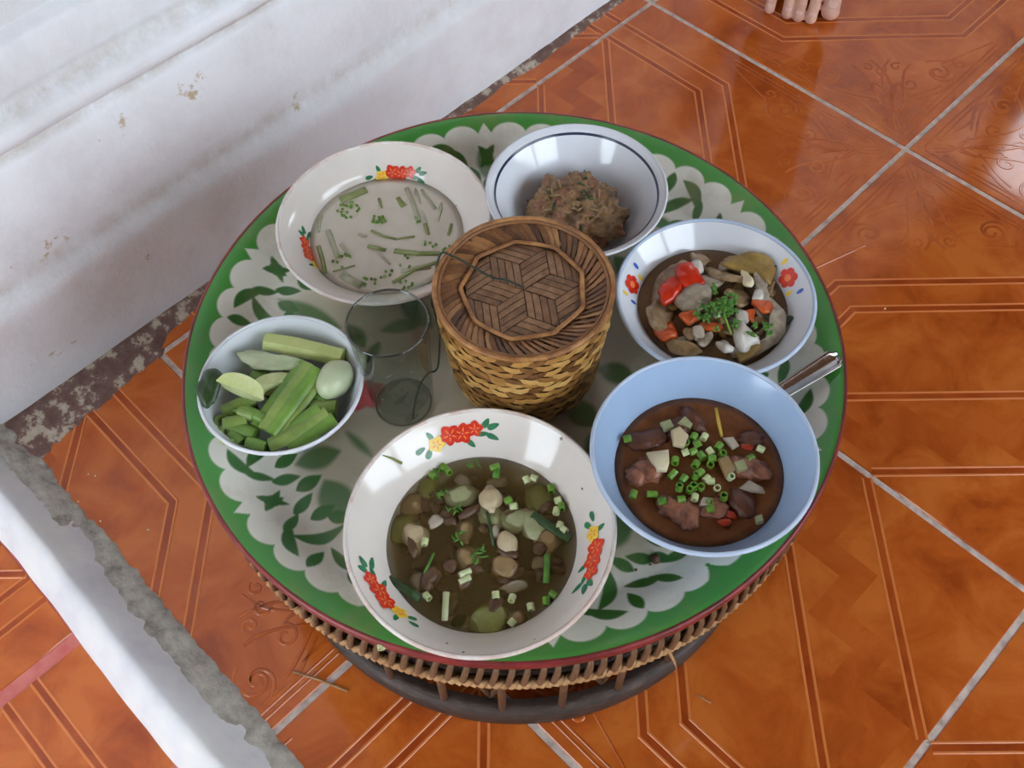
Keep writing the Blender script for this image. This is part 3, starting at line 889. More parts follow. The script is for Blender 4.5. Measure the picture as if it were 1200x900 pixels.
# ---- food materials
def food(name, c1, c2, rough=0.4, scale=80, sss=0.15, bump=0.3, c3=None):
    st = [(0.3, c1), (0.7, c2)] if c3 is None else [(0.3, c1), (0.5, c2), (0.68, c3)]
    return mat(name, st, scale, rough, sss=sss, bump=bump)
M['scallion'] = food('spring_onion_green', (70, 120, 30), (132, 178, 66), 0.35, 120)
M['scallion_pale'] = food('spring_onion_pale', (188, 206, 140), (226, 232, 196), 0.35, 120)
M['herb'] = food('herb_green', (50, 104, 24), (98, 150, 52), 0.5, 150)
M['herb_dark'] = food('dark_herb', (28, 54, 20), (52, 84, 34), 0.5, 150)
M['mush'] = food('pale_mushroom', (176, 158, 120), (214, 200, 168), 0.35, 60)
M['mush_tan'] = food('tan_mushroom', (130, 104, 66), (168, 142, 100), 0.35, 60)
M['brownbit'] = food('brown_bits', (70, 48, 32), (110, 78, 52), 0.4, 90)
M['veg_olive'] = food('olive_vegetable', (112, 116, 54), (150, 152, 84), 0.35, 60)
M['veg_pale'] = food('pale_green_vegetable', (134, 140, 98), (170, 174, 134), 0.35, 50)
M['meat'] = food('stewed_meat', (92, 52, 34), (150, 96, 72), 0.35, 110, c3=(172, 122, 98))
M['meat_dark'] = food('dark_stewed_meat', (74, 38, 24), (112, 66, 44), 0.35, 110)
M['garlic'] = food('garlic_white', (216, 202, 160), (238, 228, 196), 0.35, 60)
M['shallot'] = food('translucent_shallot', (158, 146, 128), (196, 186, 170), 0.25, 50)
M['shallot_white'] = food('pale_onion', (190, 186, 176), (216, 212, 202), 0.25, 50)
M['tomato'] = food('tomato_red', (176, 34, 14), (208, 56, 26), 0.2, 40)
M['tomato_or'] = food('tomato_orange', (180, 70, 24), (206, 96, 44), 0.25, 40)
M['tofu_skin'] = food('fried_mushroom_skin', (112, 88, 40), (160, 130, 66), 0.4, 70)
M['slice'] = food('cooked_mushroom_slice', (116, 90, 60), (168, 142, 104), 0.18, 90)
M['slice_grey'] = food('grey_mushroom_slice', (120, 106, 90), (182, 170, 150), 0.18, 90)
M['chili'] = food('chili_red', (150, 40, 16), (190, 64, 24), 0.3, 60)
M['yellowstick'] = food('lemongrass_yellow', (180, 150, 40), (206, 180, 70), 0.4, 60)
M['lime_flesh'] = food('lime_flesh', (186, 198, 128), (214, 220, 172), 0.25, 90)
M['lime_rind'] = food('lime_rind', (136, 160, 62), (170, 190, 92), 0.35, 60)
M['cuke'] = mat('cucumber_flesh', [(0.3, (170, 182, 104)), (0.7, (204, 210, 148))], 30, 0.35, sss=0.2)
M['cuke_skin'] = food('cucumber_skin', (150, 166, 70), (184, 194, 104), 0.4, 40)
M['white_veg'] = mat('white_gourd', [(0.3, (168, 182, 140)), (0.7, (206, 214, 182))], 25, 0.3, sss=0.2)
M['bean'] = mat('long_bean_green', [(0.3, (72, 110, 34)), (0.7, (120, 156, 64))], 40, 0.4, stretch=(1, 1, 1), bump=0.2)
M['bean_pale'] = mat('stem_green', [(0.3, (94, 122, 50)), (0.7, (138, 158, 82))], 40, 0.4, bump=0.2)
M['darkleaf'] = food('dark_leaf', (24, 44, 20), (44, 70, 30), 0.35, 60)
M['noodle'] = mat('soft_pale_stem', [(0.3, (150, 152, 124)), (0.7, (186, 184, 158))], 60, 0.3)
M['noodle_green'] = mat('pale_green_stem', [(0.3, (112, 124, 66)), (0.7, (146, 152, 96))], 60, 0.35)
M['larb'] = mat('minced_meat', [(0.28, (66, 46, 28)), (0.42, (112, 82, 50)), (0.52, (150, 116, 76)), (0.62, (136, 84, 66)), (0.75, (176, 144, 98))], 75, 0.35, detail=6, bump=1.0, bscale=260)

def thing(mb, name, mats, label, cat, group=None, smooth=True, loc=None, auto=None):
    """one mesh = one thing; its origin is moved to the middle of its base"""
    n = len(mb.v); xs_ = [p[0] for p in mb.v]; ys_ = [p[1] for p in mb.v]; zs_ = [p[2] for p in mb.v]
    c = Vector(((min(xs_) + max(xs_)) / 2, (min(ys_) + max(ys_)) / 2, min(zs_)))
    mb.v = [tuple(Vector(p) - c) for p in mb.v]
    o = mb.build(name, mats, None, smooth, loc=c)
    if auto: autosmooth(o, auto)
    return tag(o, label, cat, group)

# scallion ring meshes shared by all the chopped bits
def ring_mesh(r, L, w_, material):
    mb = MB()
    mb.lathe([(r, -L / 2), (r, L / 2), (r - w_, L / 2), (r - w_, -L / 2)], 10, closed=True)
    me = mb.mesh('onion_ring', [material], smooth=False)
    return me
RINGS = [ring_mesh(0.0026, 0.0052, 0.0008, M['scallion']), ring_mesh(0.0023, 0.0070, 0.0008, M['scallion']), ring_mesh(0.0025, 0.0048, 0.0008, M['scallion_pale']), ring_mesh(0.0021, 0.0085, 0.0007, M['scallion_pale'])]
def ring_at(px, py, z, kind, label, group, name='spring_onion_piece', sc=1.0, lie=True):
    p = at(px, py, z)
    o = link(name, RINGS[kind], None, p + Vector((0, 0, 0.0012)), (rnd(-0.35, 0.35) + (PI / 2 if lie else 0), rnd(-0.3, 0.3), rnd(0, PI)))
    o.scale = (sc, sc, sc)
    return tag(o, label, 'spring onion', group)

# ------------------------------------------------------------------ front soup
b5 = Bowl('soup_plate', 'white flower-printed enamel bowl of clear mushroom soup', 0, 0.4856, -0.7799,
          [(0.0, 0.0045), (0.030, 0.0046), (0.050, 0.0062), (0.0595, 0.0115), (0.0655, 0.0190), (0.0720, 0.0275), (0.0815, 0.0385), (0.0885, 0.0450)], M['white_enamel'], M['rust_rim'], foot=(0.038, 0.004), seg=120)
H5 = 0.0195
M['broth5'] = liquid('greenish_brown_broth', (120, 102, 58), 0.34, 0.03, (96, 78, 44), 25, absorb=(0.62, 0.5, 0.22, 85))
broth(b5, H5, 'mushroom_broth', 'murky olive brown broth in the large bowl with mushroom halves', M['broth5'])
for px, py in ((541, 515), (686, 652), (446, 694)):
    b5.cluster(b5.ang_of(px, py, 0.035), 0.0165)
Z5 = ZT + H5
G5 = 'mushroom pieces in the clear soup'
sd = 1
for px, py, r, ml, dz in ((575, 585, 0.0085, 'mush', 0.000), (594, 636, 0.009, 'mush', -0.001), (592, 665, 0.0098, 'mush_tan', -0.0035), (486, 628, 0.0105, 'mush', -0.0045),
                          (548, 655, 0.0098, 'mush_tan', -0.0050), (641, 632, 0.0100, 'mush_tan', -0.0050), (483, 592, 0.0110, 'mush_tan', -0.006), (545, 622, 0.0075, 'mush_tan', -0.004), (606, 728, 0.008, 'mush_tan', -0.004)):
    p = at(px, py, Z5 + dz); sd += 1
    mb = MB(); mb.blob(p, (r, r * rnd(0.75, 1), r * 0.55), rz(rnd(0, 3)), 3, 0.08, 1.6, sd)
    mb.tube([p + Vector((r * 0.3, -r * 0.2, -r * 0.1)), p + Vector((r * 0.9, -r * 0.8, -r * 0.25))], [r * 0.4, r * 0.34], 10)
    thing(mb, 'mushroom', M[ml], 'pale straw mushroom piece in the olive brown soup', 'mushroom', G5)
for px, py, a, b, ml, dz in ((540, 582, 0.013, 0.010, 'veg_pale', -0.004), (604, 610, 0.012, 0.009, 'veg_pale', -0.004), (632, 585, 0.014, 0.011, 'veg_olive', -0.006), (574, 728, 0.012, 0.014, 'veg_olive', -0.003),
                             (502, 570, 0.013, 0.009, 'veg_olive', -0.006), (575, 605, 0.015, 0.010, 'veg_pale', -0.005), (625, 615, 0.013, 0.010, 'veg_pale', -0.0035), (470, 620, 0.012, 0.011, 'veg_olive', -0.006)):
    p = at(px, py, Z5 + dz); sd += 1
    mb = MB(); mb.blob(p, (a, b, 0.005), rz(rnd(0, 3)), 2, 0.16, 1.3, sd)
    thing(mb, 'gourd_slice', M[ml], 'soft green gourd slice sunk in the olive brown soup', 'vegetable', 'gourd slices in the clear soup')
for i in range(60):
    a = rnd(0, 2 * PI); r = 0.053 * math.sqrt(rnd(0.02, 1)); sd += 1
    p = Vector((b5.cx + r * math.cos(a), b5.cy + r * math.sin(a), Z5 - rnd(0.001, 0.0085)))
    mb = MB(); mb.blob(p, (rnd(0.004, 0.010), rnd(0.003, 0.006), 0.003), rz(rnd(0, 3)), 2, 0.25, 1.7, sd)
    thing(mb, 'meat_scrap', M['brownbit'] if i % 4 else M['shallot'], 'small dark scrap sunk in the olive brown soup', 'meat', 'dark scraps in the clear soup')
LB5 = 'chopped spring onion floating on the olive brown soup'
for px, py, k in ((508, 558, 0), (525, 553, 0), (519, 549, 0), (580, 548, 1), (596, 587, 0), (602, 594, 2), (617, 563, 2), (626, 561, 2), (646, 574, 0), (654, 587, 2), (658, 595, 0), (652, 600, 2),
                  (545, 680, 3), (545, 672, 3), (502, 745, 3), (501, 700, 2), (581, 698, 2), (600, 702, 2), (622, 712, 2), (640, 705, 0), (648, 697, 0), (656, 617, 2), (661, 622, 2), (600, 730, 2), (498, 636, 2)):
    ring_at(px, py, Z5, k, LB5, 'spring onion bits on the clear soup')
for pts, ml, r in (([(523, 694), (522, 712), (521, 727)], 'scallion_pale', 0.0022), ([(641, 650), (641, 665), (640, 683)], 'herb', 0.0022), ([(624, 603), (645, 617), (668, 632)], 'herb_dark', 0.0035),
                   ([(581, 545), (582, 552), (581, 560)], 'herb', 0.0026), ([(509, 648), (503, 660), (497, 672)], 'herb', 0.001), ([(571, 600), (575, 620), (578, 640)], 'herb_dark', 0.001),
                   ([(455, 678), (475, 690), (492, 702)], 'herb_dark', 0.003)):
    mb = MB(); mb.tube([at(x, y, Z5 + 0.0006) for x, y in pts], r, 8, flat=0.5)
    thing(mb, 'onion_leaf', M[ml], 'long strip of green onion leaf on the olive brown soup', 'spring onion', 'onion leaf strips on the clear soup')
for px, py in ((520, 580), (533, 596), (560, 655), (565, 648), (556, 545), (540, 630), (511, 548)):
    p = at(px, py, Z5 + 0.0004); mb = MB()
    for k in range(7):
        q = p + Vector((rnd(-0.004, 0.004), rnd(-0.004, 0.004), rnd(0, 0.0006)))
        a = rnd(0, PI); d = Vector((math.cos(a), math.sin(a), 0)) * 0.0025
        mb.tube([q - d, q, q + d], [0.0003, 0.0009, 0.0003], 5, flat=0.4)
    thing(mb, 'dill_sprig', M['herb'], 'feathery dill scrap on the olive brown soup', 'herb', 'dill scraps on the clear soup')
# thin onion shred stuck over the rim of the bowl
mb = MB(); mb.tube([b5.root.location + b5.surf(b5.ang_of(447, 533, 0.044), 0.0012, 0.001), b5.root.location + b5.surf(b5.ang_of(460, 538, 0.04), 0.0075, 0.001), b5.root.location + b5.surf(b5.ang_of(474, 545, 0.036), 0.015, 0.001)], [0.0004, 0.0010, 0.0012], 6)
thing(mb, 'onion_shred', M['noodle_green'], 'thin pale onion shred stuck inside the white soup bowl above the broth', 'spring onion')

# ------------------------------------------------------------------ blue bowl of stew
b4 = Bowl('blue_bowl', 'plain sky-blue bowl of brown meat stew', 0, 0.5618, -0.6425,
          [(0.0, 0.006), (0.022, 0.0064), (0.036, 0.0105), (0.0475, 0.021), (0.0570, 0.036), (0.0655, 0.051), (0.0735, 0.0650)], M['blue_enamel'], M['blue_white_rim'], thick=0.003, foot=(0.028, 0.005))
H4 = 0.0385
M['broth4'] = liquid('brown_stew_gravy', (136, 84, 50), 0.88, 0.08, (104, 60, 34), 60, bump=0.5)
broth(b4, H4, 'stew_gravy', 'thick brown gravy in the sky-blue bowl', M['broth4'])
Z4 = ZT + H4
for px, py, a, b, c, ml in ((790, 597, 0.013, 0.009, 0.005, 'meat'), (760, 552, 0.012, 0.009, 0.006, 'meat'), (806, 603, 0.012, 0.008, 0.005, 'meat'), (836, 597, 0.011, 0.008, 0.005, 'meat'), (884, 551, 0.012, 0.008, 0.006, 'meat'),
                            (864, 547, 0.010, 0.007, 0.005, 'meat'), (796, 502, 0.011, 0.007, 0.005, 'meat_dark'), (758, 516, 0.014, 0.008, 0.004, 'meat_dark'), (812, 492, 0.012, 0.006, 0.005, 'meat_dark'), (870, 590, 0.012, 0.008, 0.004, 'meat_dark'),
                            (745, 560, 0.008, 0.007, 0.005, 'meat'), (880, 515, 0.010, 0.006, 0.004, 'meat_dark')):
    sd += 1; p = at(px, py, Z4)
    mb = MB(); mb.blob(p, (a, b, c), rz(rnd(0, 3)), 3, 0.22, 2.2, sd)
    thing(mb, 'meat_chunk', M[ml], 'pinkish chunk of stewed meat in the brown gravy' if ml == 'meat' else 'dark brown chunk of stewed meat in the brown gravy', 'meat', 'meat chunks in the stew')
def prism(poly, z, h, name, ml, label, cat, group=None, tilt=0.15):
    """flat chopped piece whose outline is given in photo pixels"""
    P = [at(x, y, z) for x, y in poly]; n = len(P)
    c = sum(P, Vector()) / n
    R_ = eul(rnd(-tilt, tilt), rnd(-tilt, tilt), 0)
    v = []
    for dz, k in ((0, 0.9), (h * 0.35, 1.0), (h * 0.8, 0.98), (h, 0.86)):
        v += [c + R_ @ ((q - c) * k + Vector((0, 0, dz))) for q in P]
    v += [c, c + R_ @ Vector((0, 0, h * 1.05))]
    f = []
    for a in range(3):
        for i in range(n): f.append((a * n + i, a * n + (i + 1) % n, (a + 1) * n + (i + 1) % n, (a + 1) * n + i))
    for i in range(n): f += [(4 * n, (i + 1) % n, i), (4 * n + 1, 3 * n + i, 3 * n + (i + 1) % n)]
    mb = MB(); mb.add(v, f)
    return thing(mb, name, M[ml], label, cat, group, auto=50)
prism([(757, 533), (783, 529), (784, 545), (781, 556), (769, 556)], Z4 + 0.003, 0.005, 'garlic_piece', 'garlic', 'large white garlic wedge on the brown stew', 'garlic')
prism([(785, 508), (795, 503), (806, 514), (801, 527), (788, 524)], Z4 + 0.003, 0.006, 'shallot_piece', 'mush', 'tan shallot half on the brown stew beside the garlic wedge', 'shallot')
prism([(866, 574), (877, 565), (893, 574), (896, 580), (880, 578)], Z4 + 0.001, 0.004, 'onion_petal', 'shallot', 'translucent grey onion petal on the brown stew', 'onion')
for poly in ([(793, 498), (801, 490), (811, 499), (808, 505)], [(846, 515), (858, 514), (866, 524), (858, 528)], [(840, 540), (852, 536), (862, 552), (850, 562)], [(858, 545), (870, 540), (876, 552), (864, 556)], [(773, 498), (785, 494), (790, 504), (778, 508)],
             [(884, 608), (892, 605), (894, 614), (886, 616)], [(822, 585), (835, 586), (828, 595), (818, 594)]):
    prism(poly, Z4 + 0.002, 0.004, 'onion_scrap', random.choice(['shallot', 'veg_pale', 'mush_tan']), 'small pale onion scrap on the brown stew', 'onion', 'onion scraps on the stew')
mb = MB(); mb.tube([at(839, 478, Z4 + 0.007), at(842, 494, Z4 + 0.004), at(846, 512, Z4 + 0.001)], [0.0009, 0.0014, 0.0012], 6)
thing(mb, 'lemongrass_stick', M['yellowstick'], 'thin yellow lemongrass stick on the brown stew', 'lemongrass')
for k in range(3):
    mb = MB(); px, py = [(876, 523), (856, 603), (850, 612)][k]
    mb.blob(at(px, py, Z4 + 0.001), (0.005, 0.003, 0.0012), rz(rnd(0, 3)), 2, 0.2, 2, k)
    thing(mb, 'chili_flake', M['chili'], 'red chili flake on the brown stew', 'chili', 'chili flakes on the stew')
LB4 = 'chopped spring onion scattered on the brown stew'
for px, py, k in ((813, 513, 0), (817, 521, 0), (812, 530, 0), (803, 531, 2), (791, 541, 0), (788, 557, 1), (801, 562, 0), (815, 545, 0), (815, 558, 0), (825, 513, 2), (832, 530, 2), (832, 546, 0), (828, 562, 2), (833, 565, 2),
                  (840, 573, 2), (821, 572, 0), (813, 571, 0), (798, 586, 0), (776, 588, 0), (764, 580, 1), (814, 584, 2), (832, 597, 0), (830, 590, 0), (848, 583, 0), (879, 538, 0), (891, 527, 2), (842, 524, 0), (796, 572, 0), (846, 533, 0),
                  (803, 520, 0), (834, 538, 0), (822, 535, 0), (820, 555, 0), (808, 575, 0), (856, 560, 2), (735, 515, 0), (742, 580, 0)):
    ring_at(px, py, Z4 + 0.003, k, LB4, 'spring onion bits on the stew', lie=random.random() < 0.7)

# ------------------------------------------------------------------ stir-fry bowl
b3 = Bowl('stir_fry_bowl', 'white bowl of stir-fried mushrooms with tomato and herbs', 0, 0.4785, -0.5230,
          [(0.0, 0.006), (0.022, 0.0064), (0.036, 0.0105), (0.0485, 0.020), (0.0575, 0.033), (0.0660, 0.0425), (0.0728, 0.0500)], M['bluish_enamel'], M['blue_white_rim'], thick=0.003, foot=(0.032, 0.005))
H3 = 0.0335
M['broth3'] = liquid('brown_pan_juice', (160, 122, 82), 0.5, 0.04, (130, 96, 62), 40, absorb=(0.66, 0.48, 0.26, 20))
broth(b3, H3, 'pan_juice', 'thin brown juice under the stir-fried mushrooms', M['broth3'], 'sauce')
Z3 = ZT + H3
for px, py in ((745, 333), (916, 327)):
    mb = MB(); a = b3.ang_of(px, py, 0.042)
    for i in range(6):
        q = i * PI / 3
        b3.decal(mb, a, 0.013, [(0.005 * math.cos(q) + 0.0035 * math.cos(t), 0.005 * math.sin(q) + 0.0035 * math.sin(t)) for t in np.linspace(0, 2 * PI, 9)[:-1]], 0, 0.0004 + i * 4e-5)
    b3.decal(mb, a, 0.013, [(0.003 * math.cos(t), 0.003 * math.sin(t)) for t in np.linspace(0, 2 * PI, 9)[:-1]], 1, 0.0008)
    for dx, dy, mi in ((0.016, 0.004, 2), (-0.012, 0.006, 3), (-0.015, -0.004, 2), (0.012, -0.005, 3)):
        b3.decal(mb, a, 0.013, [(dx + 0.0016 * math.cos(t), dy + 0.0035 * math.sin(t)) for t in np.linspace(0, 2 * PI, 9)[:-1]], mi)
    mb.build('painted_flower', [M['p_red'], M['p_orange'], M['p_blue'], M['p_yellow']], b3.root, recalc=False)['label'] = 'printed red flower with blue buds'
def slab(poly, z, h, name, ml, label, cat, group=None, bulge=0.0012, tilt=0.38):
    """soft irregular slice from a pixel outline: smooth, slightly domed, tilted"""
    P = [at(x, y, z) for x, y in poly]; c = sum(P, Vector()) / len(P)
    # densify and round the outline
    D = []
    n = len(P)
    for i in range(n):
        p0, p1, p2, p3 = P[i - 1], P[i], P[(i + 1) % n], P[(i + 2) % n]
        for k in range(4):
            t = k / 4
            D.append(0.5 * ((2 * p1) + (p2 - p0) * t + (2 * p0 - 5 * p1 + 4 * p2 - p3) * t * t + (3 * p1 - p0 - 3 * p2 + p3) * t**3))
    n = len(D); R_ = eul(rnd(-tilt, tilt), rnd(-tilt, tilt), 0); s0 = rnd(0, 99)
    v = []; f = []; rings = ((0.5, 0.0, 0), (0.96, 0.0, 0), (1.02, h * 0.5, 0), (0.95, h, 0.25), (0.7, h, 0.75), (0.35, h, 1.0))
    for k, dz, bl in rings:
        for q in D:
            d = (q - c) * k
            w_ = 0.0034 * noise.noise(d * 85 + Vector((s0, 0, 0))) + 0.0012 * noise.noise(d * 240 + Vector((0, s0, 0)))
            d = d * (1 + 0.16 * noise.noise(q * 260 + Vector((0, 0, s0))))
            v.append(c + R_ @ (d + Vector((0, 0, dz + bl * bulge + w_))))
    v += [c, c + R_ @ Vector((0, 0, h + bulge))]
    for a in range(len(rings) - 1):
        for i in range(n): f.append((a * n + i, a * n + (i + 1) % n, (a + 1) * n + (i + 1) % n, (a + 1) * n + i))
    L_ = (len(rings) - 1) * n
    for i in range(n): f += [(len(v) - 2, (i + 1) % n, i), (len(v) - 1, L_ + i, L_ + (i + 1) % n)]
    mb = MB(); mb.add(v, f)
    return thing(mb, name, M[ml], label, cat, group)
G3 = 'mushroom slices in the stir-fry'
LM2 = {'slice': 'brown cooked mushroom slice in the stir-fry bowl', 'slice_grey': 'grey cooked mushroom slice in the stir-fry bowl', 'tofu_skin': 'olive-brown cooked mushroom slice in the stir-fry bowl', 'shallot': 'pale translucent mushroom slice in the stir-fry bowl'}
for poly, z, ml in (([(762, 345), (775, 320), (800, 312), (812, 320), (795, 335), (780, 352)], 0.002, 'slice'), ([(755, 370), (770, 350), (790, 355), (785, 385), (765, 395)], 0.0, 'slice'),
                    ([(790, 352), (806, 338), (826, 336), (834, 350), (822, 364), (802, 366)], 0.006, 'slice_grey'), ([(810, 300), (826, 298), (832, 306), (820, 314), (810, 312)], 0.003, 'slice'),
                    ([(826, 312), (838, 313), (868, 328), (872, 336), (850, 336), (832, 326)], 0.005, 'slice'), ([(880, 325), (892, 330), (905, 358), (918, 364), (912, 368), (895, 360), (884, 342)], 0.004, 'slice_grey'),
                    ([(900, 372), (916, 368), (920, 385), (912, 402), (890, 415), (872, 424), (866, 416), (888, 404), (904, 390)], 0.001, 'slice_grey'), ([(780, 402), (800, 400), (822, 410), (815, 416), (790, 414)], 0.002, 'slice'),
                    ([(818, 398), (830, 390), (836, 394), (828, 406), (818, 408)], 0.005, 'slice_grey'), ([(800, 388), (816, 382), (824, 390), (810, 400)], 0.003, 'slice'), ([(862, 412), (886, 405), (890, 412), (868, 424)], 0.002, 'tofu_skin'),
                    ([(812, 330), (826, 324), (846, 332), (834, 342)], 0.004, 'slice_grey'), ([(846, 346), (866, 340), (880, 350), (866, 362)], 0.003, 'slice')):
    slab(poly, Z3 + z + 0.001, 0.0026, 'mushroom_slice', ml, LM2[ml], 'mushroom', G3)
for i in range(34):
    a = rnd(0, 2 * PI); q = 0.047 * math.sqrt(rnd(0, 1)); yaw = rnd(0, PI); la = rnd(9, 16); wb_ = rnd(4, 8)
    w3 = Vector((b3.cx + q * math.cos(a), b3.cy + q * math.sin(a), Z3))
    dd = w3 - Vector(CAM_P); zc = dd.dot(Vector(CAM_F)); cx_ = 600 + FPX * dd.dot(Vector(CAM_R)) / zc; cy_ = 450 + FPX * dd.dot(Vector(CAM_D)) / zc
    poly = [(cx_ + la * math.cos(t) * math.cos(yaw) - wb_ * math.sin(t) * math.sin(yaw), cy_ + 0.8 * (la * math.cos(t) * math.sin(yaw) + wb_ * math.sin(t) * math.cos(yaw))) for t in np.linspace(0, 2 * PI, 8)[:-1]]
    ml = ['slice', 'slice_grey', 'slice', 'shallot', 'tofu_skin'][i % 5]
    slab(poly, Z3 + rnd(-0.003, 0.0025), 0.0024, 'mushroom_slice', ml, LM2[ml], 'mushroom', G3)
slab([(842, 312), (862, 302), (888, 298), (902, 306), (908, 318), (904, 332), (888, 326), (866, 320)], Z3 + 0.006, 0.003, 'folded_mushroom', 'tofu_skin', 'large folded olive-brown mushroom cap at the back of the stir-fry', 'mushroom')
slab([(790, 316), (808, 312), (818, 322), (826, 334), (806, 338), (794, 332)], Z3 + 0.009, 0.005, 'tomato_piece', 'tomato', 'largest bright red tomato piece in the stir-fry', 'tomato')
slab([(770, 345), (782, 330), (797, 330), (796, 345), (780, 358)], Z3 + 0.007, 0.005, 'tomato_piece', 'tomato', 'red tomato wedge leaning on the largest tomato piece in the stir-fry', 'tomato')
slab([(768, 382), (788, 380), (794, 398), (778, 405), (768, 396)], Z3 + 0.002, 0.004, 'tomato_piece', 'tomato_or', 'dull red tomato piece at the stir-fry edge by the basket', 'tomato')
LT = 'small orange-red tomato scrap among herbs in the stir-fry'
for poly in ([(794, 372), (812, 366), (820, 374), (806, 382)], [(820, 380), (842, 382), (846, 388), (826, 390)], [(880, 356), (900, 354), (906, 366), (890, 368)], [(872, 366), (884, 364), (882, 378), (872, 376)]):
    slab(poly, Z3 + 0.006, 0.003, 'tomato_scrap', 'tomato_or', LT, 'tomato', 'tomato scraps in the stir-fry', tilt=0.2)
slab([(858, 388), (866, 380), (880, 388), (890, 402), (872, 412), (860, 404)], Z3 + 0.008, 0.002, 'onion_petal', 'shallot_white', 'broad translucent white onion petal in the stir-fry', 'onion', bulge=0.004)
slab([(868, 320), (874, 318), (884, 334), (880, 342), (872, 338)], Z3 + 0.010, 0.003, 'onion_sliver', 'garlic', 'cream onion sliver standing beside the folded mushroom cap', 'onion')
LO = 'small pale onion piece in the stir-fry'
for poly in ([(838, 404), (852, 398), (858, 412), (846, 418)], [(864, 366), (876, 368), (876, 380), (864, 378)], [(834, 362), (846, 360), (848, 370), (836, 372)], [(812, 386), (822, 386), (826, 396), (814, 398)], [(812, 310), (822, 308), (824, 318), (816, 322)], [(884, 342), (894, 346), (892, 354), (882, 352)]):
    slab(poly, Z3 + 0.007, 0.003, 'onion_piece', random.choice(['shallot_white', 'shallot']), LO, 'onion', 'onion pieces in the stir-fry', bulge=0.002)
for i in range(64):
    a = rnd(0, 2 * PI); q = abs(random.gauss(0, 1))
    if i < 48: px, py = 848 + 15 * q * math.cos(a), 358 + 13 * q * math.sin(a)
    elif i < 56: px, py = 890 + rnd(-14, 14), 388 + rnd(-12, 12)
    else: px, py = 824 + rnd(-8, 8), 368 + rnd(-12, 12)
    p = at(px, py, Z3 + rnd(0.0125, 0.016)); mb = MB()
    for k in range(4):
        d = Vector((rnd(-1, 1), rnd(-1, 1), rnd(-0.2, 0.3))).normalized() * rnd(0.003, 0.005)
        mb.tube([p, p + d * 0.5 + Vector((0, 0, 0.0006)), p + d], [0.0005, 0.0015, 0.0004], 5, flat=0.4)
    thing(mb, 'coriander_scrap', M['herb'], 'chopped green coriander scrap on the stir-fry', 'herb', 'coriander scraps on the stir-fry')
mb = MB(); mb.tube([at(844, 352, Z3 + 0.015), at(850, 372, Z3 + 0.0155), at(857, 392, Z3 + 0.014)], [0.0008, 0.001, 0.0006], 6)
thing(mb, 'coriander_sprig', M['scallion'], 'long thin green coriander stem across the stir-fry', 'herb')
mb = MB(); mb.blob(at(921, 374, Z3 + 0.004), (0.006, 0.004, 0.002), rz(1.1), 2, 0.2, 2, 3)
thing(mb, 'basil_leaf', M['darkleaf'], 'dark wilted leaf at the edge of the stir-fry', 'herb')

# ------------------------------------------------------------------ bowl with blue line and minced meat
b2 = Bowl('blue_lined_bowl', 'white enamel bowl with a navy line below its rim holding minced meat', 0, 0.3335, -0.5220,
          [(0.0, 0.006), (0.020, 0.0064), (0.032, 0.0105), (0.0435, 0.021), (0.0530, 0.035), (0.0615, 0.048), (0.0670, 0.0555), (0.0712, 0.0580)], M['bluish_enamel'], None, thick=0.0028, foot=(0.030, 0.005))
mb = MB(); lp = []
for k in range(7):
    arc = 0.0052 + 0.0022 * k / 6
    p = b2.surf(0, arc, 0.0003); lp.append((p.x, p.z))
mb.lathe(lp, 96); mb.build('painted_line', M['navy'], b2.root, recalc=False)
# minced-meat mound
mb = MB()
bm = bmesh.new(); bmesh.ops.create_icosphere(bm, subdivisions=6, radius=1)
v = []
for q in bm.verts:
    p = q.co.copy()
    hz = 0.024 if p.z > 0 else 0.018
    d = Vector((p.x * 0.0365, p.y * 0.0365, p.z * hz))
    if p.z < 0: d = Vector((p.x * 0.0365 * (1 + 0.25 * p.z), p.y * 0.0365 * (1 + 0.25 * p.z), p.z * hz))
    k = 1 + 0.20 * noise.noise(d * 60) + 0.17 * noise.noise(d * 130 + Vector((3, 1, 0))) - 0.20 * abs(noise.noise(d * 190)) + 0.13 * abs(noise.noise(d * 330)) + 0.05 * noise.noise(d * 600)
    k += 0.06
    v.append(d * k)
mb.add(v, [[x.index for x in fq.verts] for fq in bm.faces]); bm.free()
o = mb.build('minced_meat_salad', M['larb'], None, loc=(b2.cx + 0.001, b2.cy - 0.001, b2.z0 + 0.0275)); tag(o, 'heap of brown minced meat salad in the blue-lined bowl', 'minced meat')
for k in range(34):
    a = rnd(0, 2 * PI); r = 0.030 * math.sqrt(rnd(0, 1)); h = 0.0255 * math.sqrt(max(0.05, 1 - (r / 0.038) ** 2))
    p = Vector((r * math.cos(a), r * math.sin(a), h)); d = Vector((rnd(-1, 1), rnd(-1, 1), rnd(-0.2, 0.2))) * 0.005
    m2 = MB(); m2.tube([p - d, p + Vector((0, 0, 0.0012)), p + d], [0.0006, 0.0012, 0.0006], 5, flat=0.6)
    m2.build('shredded_skin', M['mush_tan'] if k % 3 else M['herb_dark'], o)

